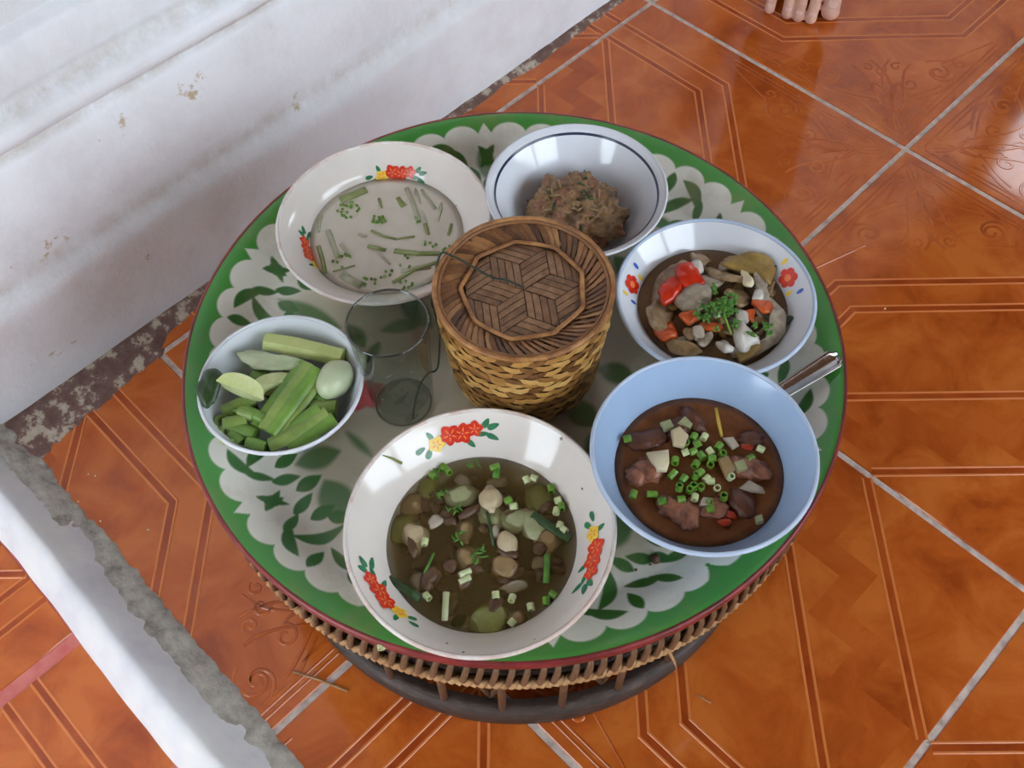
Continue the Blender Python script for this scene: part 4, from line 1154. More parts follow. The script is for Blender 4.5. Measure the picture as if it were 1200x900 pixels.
# ------------------------------------------------------------------ clear vegetable soup plate
b1 = Bowl('flowered_soup_plate', 'white flower-printed enamel plate of cloudy pale soup', 0, 0.2375, -0.6465,
          [(0.0, 0.0045), (0.032, 0.0046), (0.050, 0.0068), (0.0580, 0.0140), (0.0620, 0.0255), (0.0665, 0.0340), (0.0760, 0.0430), (0.0845, 0.0480)], M['white_enamel'], M['rust_rim'], foot=(0.046, 0.004), seg=120)
H1 = 0.0290
M['broth1'] = liquid('cloudy_pale_broth', (236, 230, 216), 0.86, 0.03, (226, 218, 202), 25)
broth(b1, H1, 'pale_broth', 'cloudy pale broth with stem slivers in the flower-printed plate', M['broth1'])
for px, py in ((468, 207), (354, 296)):
    b1.cluster(b1.ang_of(px, py, 0.032), 0.0262, 0.85)
b1.cluster(b1.ang_of(530, 330, 0.032), 0.0230, 0.85)
Z1 = ZT + H1
for pts, w_, ml, dz in (([(462, 294), (490, 297), (516, 297)], 0.0026, 'noodle_green', 0), ([(431, 288), (452, 293)], 0.0018, 'noodle_green', 0), ([(460, 331), (485, 316), (515, 306)], 0.0018, 'noodle_green', 0), ([(400, 322), (412, 330), (424, 336)], 0.0045, 'noodle', -0.001),
                        ([(373, 288), (378, 305), (381, 320)], 0.0018, 'noodle_green', 0), ([(384, 270), (390, 285), (396, 302)], 0.0022, 'noodle', 0), ([(376, 252), (374, 262), (373, 272)], 0.0015, 'noodle', 0), ([(399, 286), (408, 298)], 0.0012, 'noodle', 0),
                        ([(476, 220), (484, 238), (490, 258)], 0.0020, 'noodle', 0), ([(494, 222), (503, 236), (510, 246)], 0.0022, 'noodle', -0.001), ([(466, 232), (474, 242)], 0.003, 'noodle_green', -0.001), ([(435, 270), (450, 277), (464, 280)], 0.0013, 'noodle_green', 0),
                        ([(464, 280), (486, 277)], 0.0012, 'noodle_green', 0), ([(498, 262), (502, 275)], 0.0015, 'noodle_green', 0), ([(390, 318), (416, 311)], 0.0009, 'noodle_green', 0), ([(420, 274), (430, 277)], 0.0012, 'noodle', 0), ([(444, 232), (447, 244)], 0.001, 'noodle_green', 0),
                        ([(443, 296), (457, 310)], 0.001, 'noodle', 0), ([(520, 232), (512, 260)], 0.002, 'noodle', -0.001), ([(529, 262), (525, 276)], 0.0012, 'noodle_green', 0), ([(372, 325), (392, 336)], 0.001, 'noodle_green', 0), ([(398, 234), (415, 228), (429, 222)], 0.004, 'noodle_green', 0),
                        ([(470, 318), (505, 312)], 0.003, 'noodle', -0.001), ([(365, 300), (372, 318)], 0.0016, 'noodle', -0.001), ([(510, 215), (530, 245)], 0.002, 'noodle', -0.0012), ([(485, 215), (500, 262)], 0.0016, 'noodle', -0.001)):
    mb = MB(); mb.tube([at(x, y, Z1 + dz + 0.0003) for x, y in pts], w_, 6, flat=0.35)
    thing(mb, 'stem_sliver', M[ml], 'pale stem sliver floating in the cloudy soup' if ml == 'noodle' else 'green stem sliver floating in the cloudy soup', 'vegetable', 'stem slivers in the pale soup')
for cx_, cy_, n_, sp in ((408, 246, 22, 13), (443, 257, 14, 9), (402, 306, 9, 12), (432, 330, 8, 9), (474, 333, 9, 10), (450, 320, 6, 12), (505, 285, 5, 8), (482, 308, 5, 16), (525, 290, 4, 8), (488, 255, 4, 8)):
    for i in range(n_):
        a = rnd(0, 2 * PI); q = math.sqrt(rnd(0, 1))
        p = at(cx_ + sp * q * math.cos(a), cy_ + 0.75 * sp * q * math.sin(a), Z1 + 0.0004)
        if (p.xy - Vector((b1.cx, b1.cy))).length > b1.r_at(H1) - 0.003: continue
        o = link('chive_ring', RINGS[0], None, p, (rnd(-0.3, 0.3), rnd(-0.3, 0.3), rnd(0, 3)))
        o.scale = (0.42, 0.42, 0.25)
        tag(o, 'tiny green chive ring floating in the cloudy soup', 'spring onion', 'chive rings in the pale soup')

# ------------------------------------------------------------------ raw vegetable bowl
b6 = Bowl('vegetable_bowl', 'deep white rice bowl filled with raw vegetables and lime wedges', 0, 0.3060, -0.8045,
          [(0.0, 0.006), (0.018, 0.0064), (0.0285, 0.0115), (0.0385, 0.022), (0.0465, 0.035), (0.0525, 0.046), (0.0572, 0.0545)], M['bluish_enamel'], M['bluish_enamel'], thick=0.0026, foot=(0.026, 0.005))
# printed marks on the outside of the bowl
mb = MB()
for px, py, mi, L in ((388, 512, 3, 0.008), (397, 500, 3, 0.007), (403, 488, 2, 0.006), (355, 535, 4, 0.008), (380, 520, 3, 0.006), (408, 472, 3, 0.006)):
    a = b6.ang_of(px, py, 0.04); 
    for (hh, da) in ((0.036, 0), (0.030, 0.09)):
        c_ = []
        for t in np.linspace(0, 2 * PI, 9)[:-1]:
            h = hh + 0.0022 * math.sin(t); aa = a + da + (L / 2) / 0.05 * math.cos(t)
            r = b6.r_at(h) + 0.0032; c_.append((r * math.cos(aa), r * math.sin(aa), h - 0.0012))
        mb.add(c_, [tuple(range(8))], mi)
mb.build('painted_leaf', [M['p_red'], M['p_orange'], M['p_yellow'], M['p_green'], M['p_blue']], b6.root, recalc=False)
Z6 = ZT + 0.0365
def stick(pts, z0_, z1_, r, name, ml, label, cat, group=None, flat=1.0, seg=12, taper=(0.9, 1, 0.9), cap=None, ribs=0):
    n = 9; P = []
    xs_ = curve_pts(pts, 4)
    n = len(xs_)
    for i, (x, y) in enumerate(xs_):
        t = i / (n - 1); P.append(at(x, y, z0_ + (z1_ - z0_) * t))
    rr = []
    for i in range(n):
        t = i / (n - 1)
        rr.append(r * (taper[0] + (taper[1] - taper[0]) * t * 2 if t < 0.5 else taper[1] + (taper[2] - taper[1]) * (t - 0.5) * 2))
    mb = MB(); mb.tube(P, rr, seg, flat=flat)
    mats = M[ml]
    if cap:
        mb.m[-1] = 1; mb.m[-2] = 1; mats = [M[ml], M[cap]]
    if ribs:
        vv = []
        for i, p in enumerate(mb.v):
            k = i % seg; c = P[i // seg]; vv.append(c + (Vector(p) - c) * (1 + ribs * (1 if k % 2 else -1)))
        mb.v = [tuple(p) for p in vv]
    return thing(mb, name, mats, label, cat, group, auto=50)
ZR = ZT + 0.0545
# hidden filling of greens lower down, so that the bowl is full
LG = 'short green stem piece low in the vegetable bowl'
for pts, z, r, ml in (([(262, 485), (300, 470)], -0.012, 0.007, 'bean_pale'), ([(270, 500), (300, 510)], -0.010, 0.0065, 'bean'), ([(330, 445), (385, 470)], -0.014, 0.008, 'bean'), ([(300, 440), (340, 470)], -0.016, 0.009, 'bean'), ([(345, 480), (395, 480)], -0.014, 0.008, 'bean_pale'),
                      ([(280, 482), (298, 488)], -0.003, 0.0042, 'bean_pale'), ([(286, 480), (310, 492)], -0.0035, 0.0045, 'bean'), ([(262, 497), (290, 492)], -0.006, 0.005, 'bean_pale'), ([(272, 508), (284, 520)], -0.010, 0.005, 'bean'), ([(290, 518), (312, 525)], -0.008, 0.005, 'bean')):
    stick(pts, ZR + z, ZR + z, r, 'stem_piece', ml, LG if ml == 'bean' else LG.replace('green', 'pale green'), 'vegetable', 'short stems in the vegetable bowl')
stick([(311, 400), (345, 406), (402, 419)], ZR - 0.006, ZR - 0.008, 0.0085, 'cucumber_baton', 'cuke', 'long pale green cucumber baton along the far side of the vegetable bowl', 'cucumber', flat=0.85, seg=6, cap='cuke_skin')
slab([(279, 418), (292, 411), (318, 417), (352, 424), (352, 434), (322, 436), (296, 431)], ZR - 0.006, 0.004, 'cucumber_slice', 'white_veg', 'flat pale cucumber slice between the baton and the lime wedges', 'cucumber', tilt=0.12, bulge=0.001)
mb = MB(); mb.blob(at(392, 445, ZR - 0.006), (0.0125, 0.0165, 0.012), rz(0.3), 3, 0.04, 1.2, 2); thing(mb, 'round_eggplant', M['white_veg'], 'glossy round white-green eggplant at the side of the vegetable bowl', 'eggplant')
# bundle of ribbed green beans
for k, (dx, dy, dz, ml) in enumerate(((0, 0, 0.003, 'bean_pale'), (9, 5, 0.003, 'bean'), (-8, -3, 0.000, 'bean'), (16, 12, -0.001, 'bean_pale'))):
    stick([(308 + dx, 503 + dy), (332 + dx * 0.9, 470 + dy), (364 + dx * 0.7, 428 + dy * 0.8)], ZR - 0.006 + dz, ZR - 0.003 + dz, 0.0052, 'wing_bean', ml, ('dark ' if ml == 'bean' else 'pale ') + 'flat green bean in the bundle leaning across the vegetable bowl', 'bean', 'bean bundle in the vegetable bowl', flat=0.6, taper=(0.8, 1.0, 1.15), seg=10, ribs=0.06)
for k, (a, b, c, ml) in enumerate((((316, 522), (346, 508), (384, 484), 'bean_pale'), ((338, 522), (362, 510), (392, 490), 'bean'), ((320, 512), (348, 497), (376, 480), 'bean'))):
    stick([a, b, c], ZR - 0.010 + 0.002 * (k == 0), ZR - 0.004, 0.0060, 'green_stalk', ml, ['thick pale green stalk lying across the other stalks in the vegetable bowl', 'dark green stalk against the rim of the vegetable bowl', 'dark green stalk below the bean bundle in the vegetable bowl'][k], 'vegetable', 'stalks in the vegetable bowl', flat=0.7, seg=10, ribs=0.05)
# curled leaf tips
for k, (px, py) in enumerate(((264, 497), (276, 490), (268, 510), (285, 505))):
    c = at(px, py, ZR - 0.009); mb = MB()
    mb.tube([c + Vector((0.007 * math.cos(t + k), 0.005 * math.sin(t + k), 0.002 * math.sin(2 * t))) for t in np.linspace(0, 4.6, 12)], [0.0015 + 0.0012 * math.sin(PI * i / 11) for i in range(12)], 8)
    thing(mb, 'curled_stem', M['bean'] if k % 2 else M['bean_pale'], 'curled green stem tip below the lime wedges', 'vegetable', 'curled stems in the vegetable bowl')
def lime(px, py, z, L, yaw, pitch, roll, label):
    """wedge of lime: rind outside, two flat cut faces meeting in an edge"""
    c = at(px, py, z); n = 12; root = empty('lime_wedge', c, label, 'lime')
    R_ = eul(roll, pitch, yaw); rind = MB(); fl_ = MB(); A = 0.95; ROWS = 9
    rows = []; mid = []
    for i in range(n + 1):
        t = -1 + 2 * i / n; rad = L * 0.62 * math.sqrt(max(0.0, 1 - t * t)) ; x = t * L
        mid.append(R_ @ Vector((x, 0, 0)))
        rows.append([R_ @ Vector((x, rad * math.sin(-A + 2 * A * j / ROWS), -rad * math.cos(-A + 2 * A * j / ROWS))) for j in range(ROWS + 1)])
    v = [p for row in rows for p in row]; W_ = ROWS + 1
    rind.add(v, [(i * W_ + j, (i + 1) * W_ + j, (i + 1) * W_ + j + 1, i * W_ + j + 1) for i in range(n) for j in range(ROWS)])
    for col_ in (0, ROWS):
        v = []
        for i in range(n + 1):
            a, b = mid[i], rows[i][col_]
            v += [a, a + (b - a) * 0.5 + (b - a).cross(R_ @ Vector((1, 0, 0))) * (0.04 if col_ else -0.04), b]
        fl_.add(v, [(i * 3 + j, (i + 1) * 3 + j, (i + 1) * 3 + j + 1, i * 3 + j + 1) for i in range(n) for j in range(2)])
    rind.build('rind', M['lime_rind'], root); fl_.build('flesh', M['lime_flesh'], root)
    return root
lime(281, 457, ZR + 0.006, 0.0185, 0.45, 0.2, 1.0, 'pale lime wedge at the rim of the vegetable bowl beside the dark leaf')
lime(322, 449, ZR - 0.001, 0.0165, 1.0, 0.1, 0.5, 'yellow-green lime wedge between the beans and the cucumber slice')
slab([(231, 462), (233, 448), (244, 437), (258, 434), (262, 446), (250, 470), (238, 474)], ZR + 0.0035, 0.0012, 'dark_leaf', 'darkleaf', 'dark green leaf hanging over the rim of the vegetable bowl', 'leaf', bulge=0.003, tilt=0.2)

# ================================================================== GLASS
mt, nt, b, out = new_mat('clear_glass')
nt.nodes.remove(b)
tr_ = nt.nodes.new('ShaderNodeBsdfTransparent'); gs_ = nt.nodes.new('ShaderNodeBsdfGlossy'); gs_.inputs['Roughness'].default_value = 0.02
nv = noise_node(nt, coords(nt, 'Object'), 40, 2)
rr_ = ramp(nt, [(0.3, (238, 243, 241)), (0.7, (246, 249, 248))]); nt.links.new(nv.outputs['Fac'], rr_.inputs[0]); nt.links.new(rr_.outputs[0], tr_.inputs[0])
lw_ = nt.nodes.new('ShaderNodeLayerWeight')
pw_ = nt.nodes.new('ShaderNodeMath'); pw_.operation = 'POWER'; pw_.inputs[1].default_value = 3.0; nt.links.new(lw_.outputs['Facing'], pw_.inputs[0])
fr_ = nt.nodes.new('ShaderNodeMath'); fr_.operation = 'MULTIPLY_ADD'; fr_.inputs[1].default_value = 0.5; fr_.inputs[2].default_value = 0.03; nt.links.new(pw_.outputs[0], fr_.inputs[0])
mx_ = nt.nodes.new('ShaderNodeMixShader')
nt.links.new(fr_.outputs[0], mx_.inputs[0]); nt.links.new(tr_.outputs[0], mx_.inputs[1]); nt.links.new(gs_.outputs[0], mx_.inputs[2]); nt.links.new(mx_.outputs[0], out.inputs[0])
M['glass'] = mt
gl = empty('drinking_glass', (0.3535, -0.7360, ZT), 'empty clear drinking glass beside the rice basket', 'glass')
mb = MB(); mb.lathe([(0.0, 0.0), (0.0205, 0.0), (0.0225, 0.0015), (0.0235, 0.010), (0.0258, 0.05), (0.0286, 0.1035), (0.0289, 0.1050), (0.0282, 0.1056), (0.0274, 0.1050), (0.0270, 0.1030), (0.0240, 0.05), (0.0216, 0.016), (0.0190, 0.0105), (0.0, 0.0090)], 64)
mb.build('glass_body', M['glass'], gl)
gm = M['glass'].copy(); gm.name = 'thick_glass_edge'; M['glass_edge'] = gm
for nd in gm.node_tree.nodes:
    if nd.type == 'VALTORGB':
        nd.color_ramp.elements[0].color = (*lin((150, 158, 154)), 1); nd.color_ramp.elements[1].color = (*lin((176, 184, 180)), 1)
    if nd.type == 'MATH' and nd.operation == 'MULTIPLY_ADD': nd.inputs[2].default_value = 0.12
mb = MB(); mb.tube([(0.0283 * math.cos(t), 0.0283 * math.sin(t), 0.1050) for t in np.linspace(0, 2 * PI, 65)[:-1]], 0.0008, 8, closed=True); mb.build('rim_edge', M['glass_edge'], gl)
mb = MB(); mb.tube([(0.0212 * math.cos(t), 0.0212 * math.sin(t), 0.0016) for t in np.linspace(0, 2 * PI, 49)[:-1]], 0.0006, 6, closed=True); mb.build('base_edge', M['glass_edge'], gl)

# ================================================================== RICE BASKET
BX, BY, BZ = 0.3990, -0.6490, ZT
M['bam'] = mat('woven_bamboo', [(0.2, (104, 66, 28)), (0.45, (152, 106, 50)), (0.65, (182, 136, 72)), (0.9, (204, 164, 98))], 120, 0.45, island=0.65, bump=0.2, bscale=400)
M['bam_dark'] = mat('smoky_bamboo', [(0.2, (70, 42, 22)), (0.45, (112, 72, 38)), (0.65, (142, 98, 58)), (0.9, (164, 120, 76))], 140, 0.45, island=0.55, bump=0.2, bscale=400)
M['bam_panel'] = mat('smoky_panel_bamboo', [(0.2, (84, 56, 36)), (0.45, (118, 84, 56)), (0.65, (138, 102, 70)), (0.9, (156, 120, 84))], 160, 0.5, island=0.35, bump=0.3, bscale=300)
M['bam_core'] = mat('basket_core', [(0.3, (52, 32, 16)), (0.7, (84, 54, 28))], 80, 0.7)
M['cane_hoop'] = mat('cane_hoop', [(0.3, (112, 70, 36)), (0.5, (150, 100, 54)), (0.75, (186, 136, 82))], 90, 0.4, bump=0.3)
M['cord'] = mat('green_cord', [(0.3, (22, 34, 26)), (0.7, (44, 62, 46))], 200, 0.7)
bas = empty('rice_basket', (BX, BY, BZ), 'lidded woven bamboo sticky rice basket in the middle of the tray', 'basket')
def brad(z):   # outer radius of the basket at height z
    pts = [(0.0, 0.0500), (0.012, 0.0545), (0.03, 0.0572), (0.06, 0.0592), (0.088, 0.0606), (0.106, 0.0612)]
    for (a, b_), (c, d) in zip(pts, pts[1:]):
        if a <= z <= c: return b_ + (d - b_) * (z - a) / (c - a)
    return pts[-1][1]
mb = MB(); mb.lathe([(0, 0.001), (0.047, 0.0)] + [(brad(z) - 0.0012, z) for z in np.linspace(0.002, 0.099, 16)] + [(0.055, 0.0985), (0.0, 0.0975)], 72)
mb.build('basket_core', M['bam_core'], bas)
def weave(name, z0_, z1_, rows, cols, extra, material):
    mb = MB(); dz = (z1_ - z0_) / rows
    for i in range(rows):
        for j in range(cols):
            zc = z0_ + (i + 0.5) * dz + rnd(-0.0004, 0.0004); a = 2 * PI * (j + (0.5 if i % 2 else 0)) / cols + rnd(-0.01, 0.01)
            sl = (0.30 if i % 2 else -0.30) + rnd(-0.05, 0.05)
            La = 2 * PI / cols * 1.45; wz = dz * 0.66
            v = []
            for u in (-0.5, -0.25, 0.0, 0.25, 0.5):
                for w_ in (-0.5, 0.0, 0.5):
                    zz = zc + w_ * wz * (1 - 0.35 * abs(u)) * 1.3 + u * sl * 0.012
                    aa = a + u * La
                    r = brad(min(max(zz, 0), 0.106)) + extra + 0.0016 * math.cos(u * PI * 1.05) - 0.0007 + (0.0005 if w_ == 0 else 0)
                    v.append((r * math.cos(aa), r * math.sin(aa), zz))
            f = [(p * 3 + q, (p + 1) * 3 + q, (p + 1) * 3 + q + 1, p * 3 + q + 1) for p in range(4) for q in range(2)]
            mb.add(v, f)
    o = mb.build(name, material, bas, recalc=False); o['kind'] = 'stuff'
    return o
weave('woven_body', 0.002, 0.074, 9, 34, 0.0, M['bam'])
lid = empty('lid', (0, 0, 0)); lid.parent = bas
mb = MB(); mb.lathe([(brad(0.074) + 0.0002, 0.0735), (brad(0.09) + 0.0010, 0.09), (brad(0.104) + 0.0010, 0.1035), (0.060, 0.1045), (0.045, 0.0985), (0.03, 0.0988), (0.0, 0.1005)], 72)
mb.build('lid_core', M['bam_core'], lid)
mb_ = weave('woven_lid_side', 0.0735, 0.104, 4, 34, 0.0016, M['bam']); mb_.parent = lid
def ring(R0, z, r, wob, n, seed, poly=0):
    P = []
    for i in range(n):
        a = 2 * PI * i / n; rad = R0 + wob * noise.noise(Vector((math.cos(a) * 2, math.sin(a) * 2, seed)))
        if poly: 
            s_ = 2 * PI / poly; rad *= math.cos(s_ / 2) / math.cos(((a + 0.3) % s_) - s_ / 2)
        P.append((rad * math.cos(a), rad * math.sin(a), z + wob * 0.5 * noise.noise(Vector((math.cos(a) * 3, math.sin(a) * 3, seed + 5)))))
    return P
mb = MB(); mb.tube(ring(0.0622, 0.1055, 0.002, 0.0006, 90, 1), 0.0020, 8, closed=True); mb.build('rim_hoop', M['cane_hoop'], lid)
mb = MB(); mb.tube(ring(0.0595, 0.1052, 0.002, 0.0006, 90, 4), 0.0014, 8, closed=True); mb.build('inner_rim_hoop', M['bam_dark'], lid)
mb = MB(); mb.tube(ring(0.0440, 0.1022, 0.002, 0.0012, 90, 2, 9), 0.0017, 8, closed=True, flat=0.6); mb.build('cane_band', M['cane_hoop'], lid)
# twisted slats between the two hoops
mb = MB(); NSL = 64
for i in range(NSL):
    a = 2 * PI * i / NSL + rnd(-0.015, 0.015)
    for lay, (sk, dz) in enumerate(((0.26, 0.0), (-0.18, -0.0009))):
        if lay and i % 2: continue
        v = []
        for t in (0, 0.33, 0.66, 1):
            r = 0.0432 + (0.0608 - 0.0432) * t; z = 0.1000 + 0.0040 * t ** 1.2 + 0.0012 * math.sin(t * PI) + dz
            for w_ in (-1, 0, 1):
                aa = a + sk * (t - 0.5) + w_ * 0.052 * (0.85 + 0.2 * t)
                v.append((r * math.cos(aa), r * math.sin(aa), z + (0.0005 if w_ == 0 else 0) - 0.0006 * w_ + rnd(-0.0001, 0.0001)))
        mb.add(v, [(p * 3 + q, p * 3 + q + 1, (p + 1) * 3 + q + 1, (p + 1) * 3 + q) for p in range(3) for q in range(2)])
o = mb.build('woven_lid_band', M['bam_dark'], lid, recalc=False); o['kind'] = 'stuff'
# star of rhombus panels, each of four bamboo strips
off = math.radians(22); aL = 0.0235
D_ = [Vector((math.cos(off + k * PI / 3), math.sin(off + k * PI / 3), 0)) * aL for k in range(6)]
def panel(o_, e1, e2, name, tilt):
    mb = MB(); NSP = 4
    for k in range(NSP):
        a0, a1 = k / NSP + 0.015, (k + 1) / NSP - 0.015
        v = []
        nU = 6
        for i in range(nU + 1):
            u = 0.02 + 0.96 * i / nU
            for w_ in (a0, (a0 + a1) / 2, a1):
                p = o_ + e1 * u + e2 * w_
                rr_ = p.length
                if rr_ > 0.0432: p = p * (0.0432 / rr_)
                z = 0.1004 - 0.0012 * (p.length / 0.043) ** 2 + tilt * (u - 0.5) + 0.0005 * math.sin(u * PI) + (0.00025 if w_ == (a0 + a1) / 2 else 0)
                v.append((p.x, p.y, z + 0.0005))
        mb.add(v, [(i * 3 + q, (i + 1) * 3 + q, (i + 1) * 3 + q + 1, i * 3 + q + 1) for i in range(nU) for q in range(2)])
    o2 = mb.build(name, M['bam_panel'], lid, recalc=False)
    return o2
for k in range(6):
    d0, d1 = D_[k], D_[(k + 1) % 6]; dm = D_[k - 1]
    panel(Vector((0, 0, 0)), d0, d1, 'woven_panel', 0.0004)
    panel(d0, d1, dm, 'woven_panel', -0.0004)
# green cord from the middle of the lid over the edge and down past the glass
P = [Vector((0.0, 0.0, 0.1035)), Vector((-0.012, -0.004, 0.1050))]
for px, py, z in ((577, 325, 0.3315), (553, 312, 0.333), (530, 300, 0.334), (515, 300, 0.333), ('s', 0.098, 0), ('s', 0.085, 0), ('s', 0.07, 0), ('s', 0.056, 0), (513, 430, 0.262), (503, 437, 0.256), (495, 446, 0.25), (489, 462, 0.238), (485, 480, 0.2262), (484, 492, 0.2256)):
    if px == 's':
        aa = math.radians(229); rr_ = brad(py) + 0.0036; P.append(Vector((rr_ * math.cos(aa), rr_ * math.sin(aa), py))); continue
    p = at(px, py, z) - Vector((BX, BY, BZ)); P.append(p)
pp = []
for i in range(len(P) - 1):
    p0, p1, p2, p3 = P[max(0, i - 1)], P[i], P[i + 1], P[min(len(P) - 1, i + 2)]
    for k in range(5):
        t = k / 5; pp.append(0.5 * ((2 * p1) + (p2 - p0) * t + (2 * p0 - 5 * p1 + 4 * p2 - p3) * t * t + (3 * p1 - p0 - 3 * p2 + p3) * t**3))
mb = MB(); mb.tube(pp, 0.0008, 6)
mb.build('carrying_cord', M['cord'], bas)

# ================================================================== SPOON
M['steel'] = mat('stainless_steel', [(0.3, (190, 190, 192)), (0.7, (214, 214, 216))], 60, 0.18, metal=1.0)
e0 = at(984, 416, 0.2535); e1 = at(912, 461, 0.2435)
d = (e1 - e0).normalized(); side = Vector((-d.y, d.x, 0)).normalized(); upv = side.cross(d) * -1
if upv.z < 0: upv = -upv
sp = empty('spoon', e0, 'steel spoon with a broad handle tucked under the blue bowl', 'spoon')
v = []; L = 0.105; nS = 20; nW = 8
for i in range(nS + 1):
    t = i / nS; x = t * L
    wv = 0.0082 * (1 - 0.45 * t) * (math.sqrt(max(0.0, 1 - (1 - min(1, t / 0.06)) ** 2)) * 0.6 + 0.4 if t < 0.06 else 1)
    for j in range(nW + 1):
        q = -1 + 2 * j / nW
        # a shallow trough along the handle
        v.append(d * x + side * (wv * q) + upv * (-0.0035 * (1 - q * q) * (1 - 0.4 * t)))
f = [(i * (nW + 1) + j, (i + 1) * (nW + 1) + j, (i + 1) * (nW + 1) + j + 1, i * (nW + 1) + j + 1) for i in range(nS) for j in range(nW)]
mb = MB(); mb.add(v, f); o = mb.build('handle', M['steel'], sp, recalc=False)
md = o.modifiers.new('thickness', 'SOLIDIFY'); md.thickness = 0.0012; md.offset = 0

# ================================================================== SMALL BITS
def crumb(px, py, z, r, ml, name, label, cat, group=None, fl_=0.6):
    mb = MB(); mb.blob(at(px, py, z) + Vector((0, 0, r * fl_ * 0.8)), (r, r * rnd(0.6, 1), r * fl_), rz(rnd(0, 3)), 1, 0.25, 2, px)
    return thing(mb, name, M[ml], label, cat, group)
ring_at(447, 757, 0.2405, 2, 'pale green spring onion bit on the green tray border below the soup bowl', None, sc=1.1)
crumb(768, 656, ZT, 0.0045, 'brownbit', 'food_scrap', 'dark food scrap on the tray below the blue bowl', 'food scrap')
for px, py in ((762, 662), (745, 668), (700, 690), (731, 757)):
    crumb(px, py, tray_z((at(px, py, ZT).xy - Vector((TX, TY))).length), 0.0014, 'brownbit', 'crumb', 'tiny dark crumb on the white part of the tray', 'crumb', 'crumbs on the tray')
mb = MB(); mb.tube([at(343, 787, 0.0014), at(375, 797, 0.0016), at(407, 810, 0.0014)], 0.0011, 6)
thing(mb, 'dry_stick', M['rattan_pale'], 'thin dry straw lying across the tile joint beside the table', 'straw')
mb = MB(); mb.tube([at(816, 814, 0.0012), at(833, 824, 0.001)], 0.0006, 5)
thing(mb, 'straw_bit', M['rattan_pale'], 'short pale straw on the tile under the table edge', 'straw')
for px, py in ((118, 611), (174, 621), (104, 556), (112, 558), (92, 588), (1037, 362)):
    crumb(px, py, 0.0, 0.0013, 'garlic', 'rice_crumb', 'tiny white crumb on the orange floor tile', 'crumb', 'white crumbs on the floor')

# ================================================================== PERSON (bare foot at the edge of the photograph)
M['skin'] = mat('skin', [(0.3, (204, 154, 134)), (0.7, (228, 184, 164))], 25, 0.5, sss=0.25, bump=0.15, bscale=160)
M['nail'] = mat('toe_nail', (222, 178, 164), 30, 0.3)
M['trouser'] = mat('dark_trousers', [(0.3, (48, 46, 54)), (0.7, (66, 64, 74))], 60, 0.9, bump=0.4, bscale=500)
tips = [(0.1315, 0.0840), (0.1550, 0.0910), (0.1695, 0.0955), (0.1835, 0.1040), (0.1985, 0.1245)]      # little toe .. big toe
rad = [0.0068, 0.0073, 0.0072, 0.0075, 0.0118]
fw = Vector((0.53, -0.85, 0)).normalized(); sdv = Vector((0.85, 0.53, 0))
ball = Vector((0.134, 0.160, 0)); heel = ball - fw * 0.165
body = MB()
# rows of toes: each a bent tapering chain from the ball of the foot to its tip
roots = [ball + sdv * (-0.036 + 0.0185 * i) + fw * (0.004 * i) for i in range(5)]
for i, ((tx, ty), r) in enumerate(zip(tips, rad)):
    tip = Vector((tx, ty, r * 0.95)); tip -= fw * r
    rt = roots[i] + Vector((0, 0, 0.017)); knuckle = rt.lerp(tip, 0.55) + Vector((0, 0, 0.009 if i < 4 else 0.006))
    body.tube([rt, rt.lerp(knuckle, 0.6) + Vector((0, 0, 0.003)), knuckle, knuckle.lerp(tip, 0.6), tip, tip + fw * r * 0.5], [r * 1.35, r * 1.12, r * 1.0, r * 0.98, r * 1.02, r * 0.6], 12)
    body.blob(tip, (r * 1.08, r * 1.08, r * 0.98), None, 2, 0)
body.blob(ball + Vector((0, 0, 0.019)), (0.047, 0.036, 0.019), rz(math.atan2(sdv.y, sdv.x)), 3, 0)
def ell(c, a, b, h, k=0): body.blob(c, (a, b, h), rz(math.atan2(fw.y, fw.x)), 3, 0)
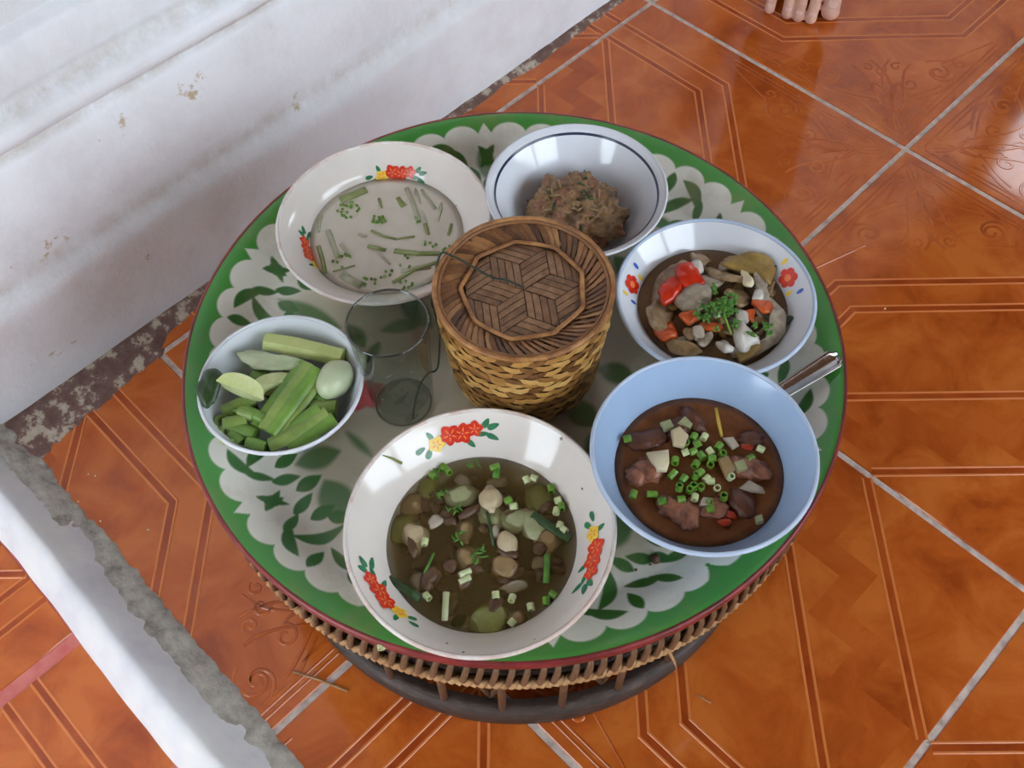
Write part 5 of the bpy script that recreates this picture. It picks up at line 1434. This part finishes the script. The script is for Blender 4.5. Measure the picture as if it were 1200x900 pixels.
ell(ball - fw * 0.04 + Vector((0, 0, 0.026)), 0.05, 0.042, 0.026); ell(ball - fw * 0.085 + Vector((0, 0, 0.036)), 0.055, 0.035, 0.034)
ell(heel + Vector((0, 0, 0.030)), 0.042, 0.032, 0.030); ell(ball - fw * 0.125 + Vector((0, 0, 0.050)), 0.045, 0.034, 0.045)
ank = heel + fw * 0.035
body.tube([ank + Vector((0, 0, 0.05)), ank + Vector((0, 0, 0.10)), ank + Vector((0, 0, 0.2)), ank + Vector((0, 0.01, 0.30)), ank + Vector((0, 0.01, 0.42))], [0.036, 0.033, 0.042, 0.054, 0.052], 20)
tmp = body.build('tmp_foot', M['skin'])
md = tmp.modifiers.new('r', 'REMESH'); md.mode = 'VOXEL'; md.voxel_size = 0.0016; md.use_smooth_shade = True
md2 = tmp.modifiers.new('s', 'SMOOTH'); md2.iterations = 4; md2.factor = 0.5
dg = bpy.context.evaluated_depsgraph_get()
fme = bpy.data.meshes.new_from_object(tmp.evaluated_get(dg)); fme.name = 'foot'
bpy.data.objects.remove(tmp, do_unlink=True)
person = empty('person', (heel.x, heel.y, 0), 'bare toes of a person standing on the orange tiles beyond the table', 'person')
fo = link('bare_foot', fme, person, -person.location)
for i, ((tx, ty), r) in enumerate(zip(tips, rad)):
    c = Vector((tx, ty, 0)) - fw * (r * 0.95) + Vector((0, 0, r * 1.86))
    mb = MB(); mb.blob(c - fo.parent.location, (r * 0.62, r * 0.62, r * 0.18), rz(math.atan2(fw.y, fw.x)) @ Matrix.Rotation(0.35, 3, 'Y'), 2, 0)
    nl = mb.build('toe_nail', M['nail'], fo); nl.location = -fo.location + Vector((0, 0, 0)) + fo.location * 0 + (-Vector(fo.location)) * 0
    nl.location = Vector(person.location)
leg = MB(); leg.lathe([(0.060, 0.20), (0.064, 0.205), (0.066, 0.30), (0.070, 0.42), (0.075, 0.50), (0.072, 0.505), (0.03, 0.506), (0.0, 0.506)], 36)
tr = leg.build('trouser_leg', M['trouser'], person); tr.location = Vector((ank.x - heel.x, ank.y - heel.y + 0.004, 0))
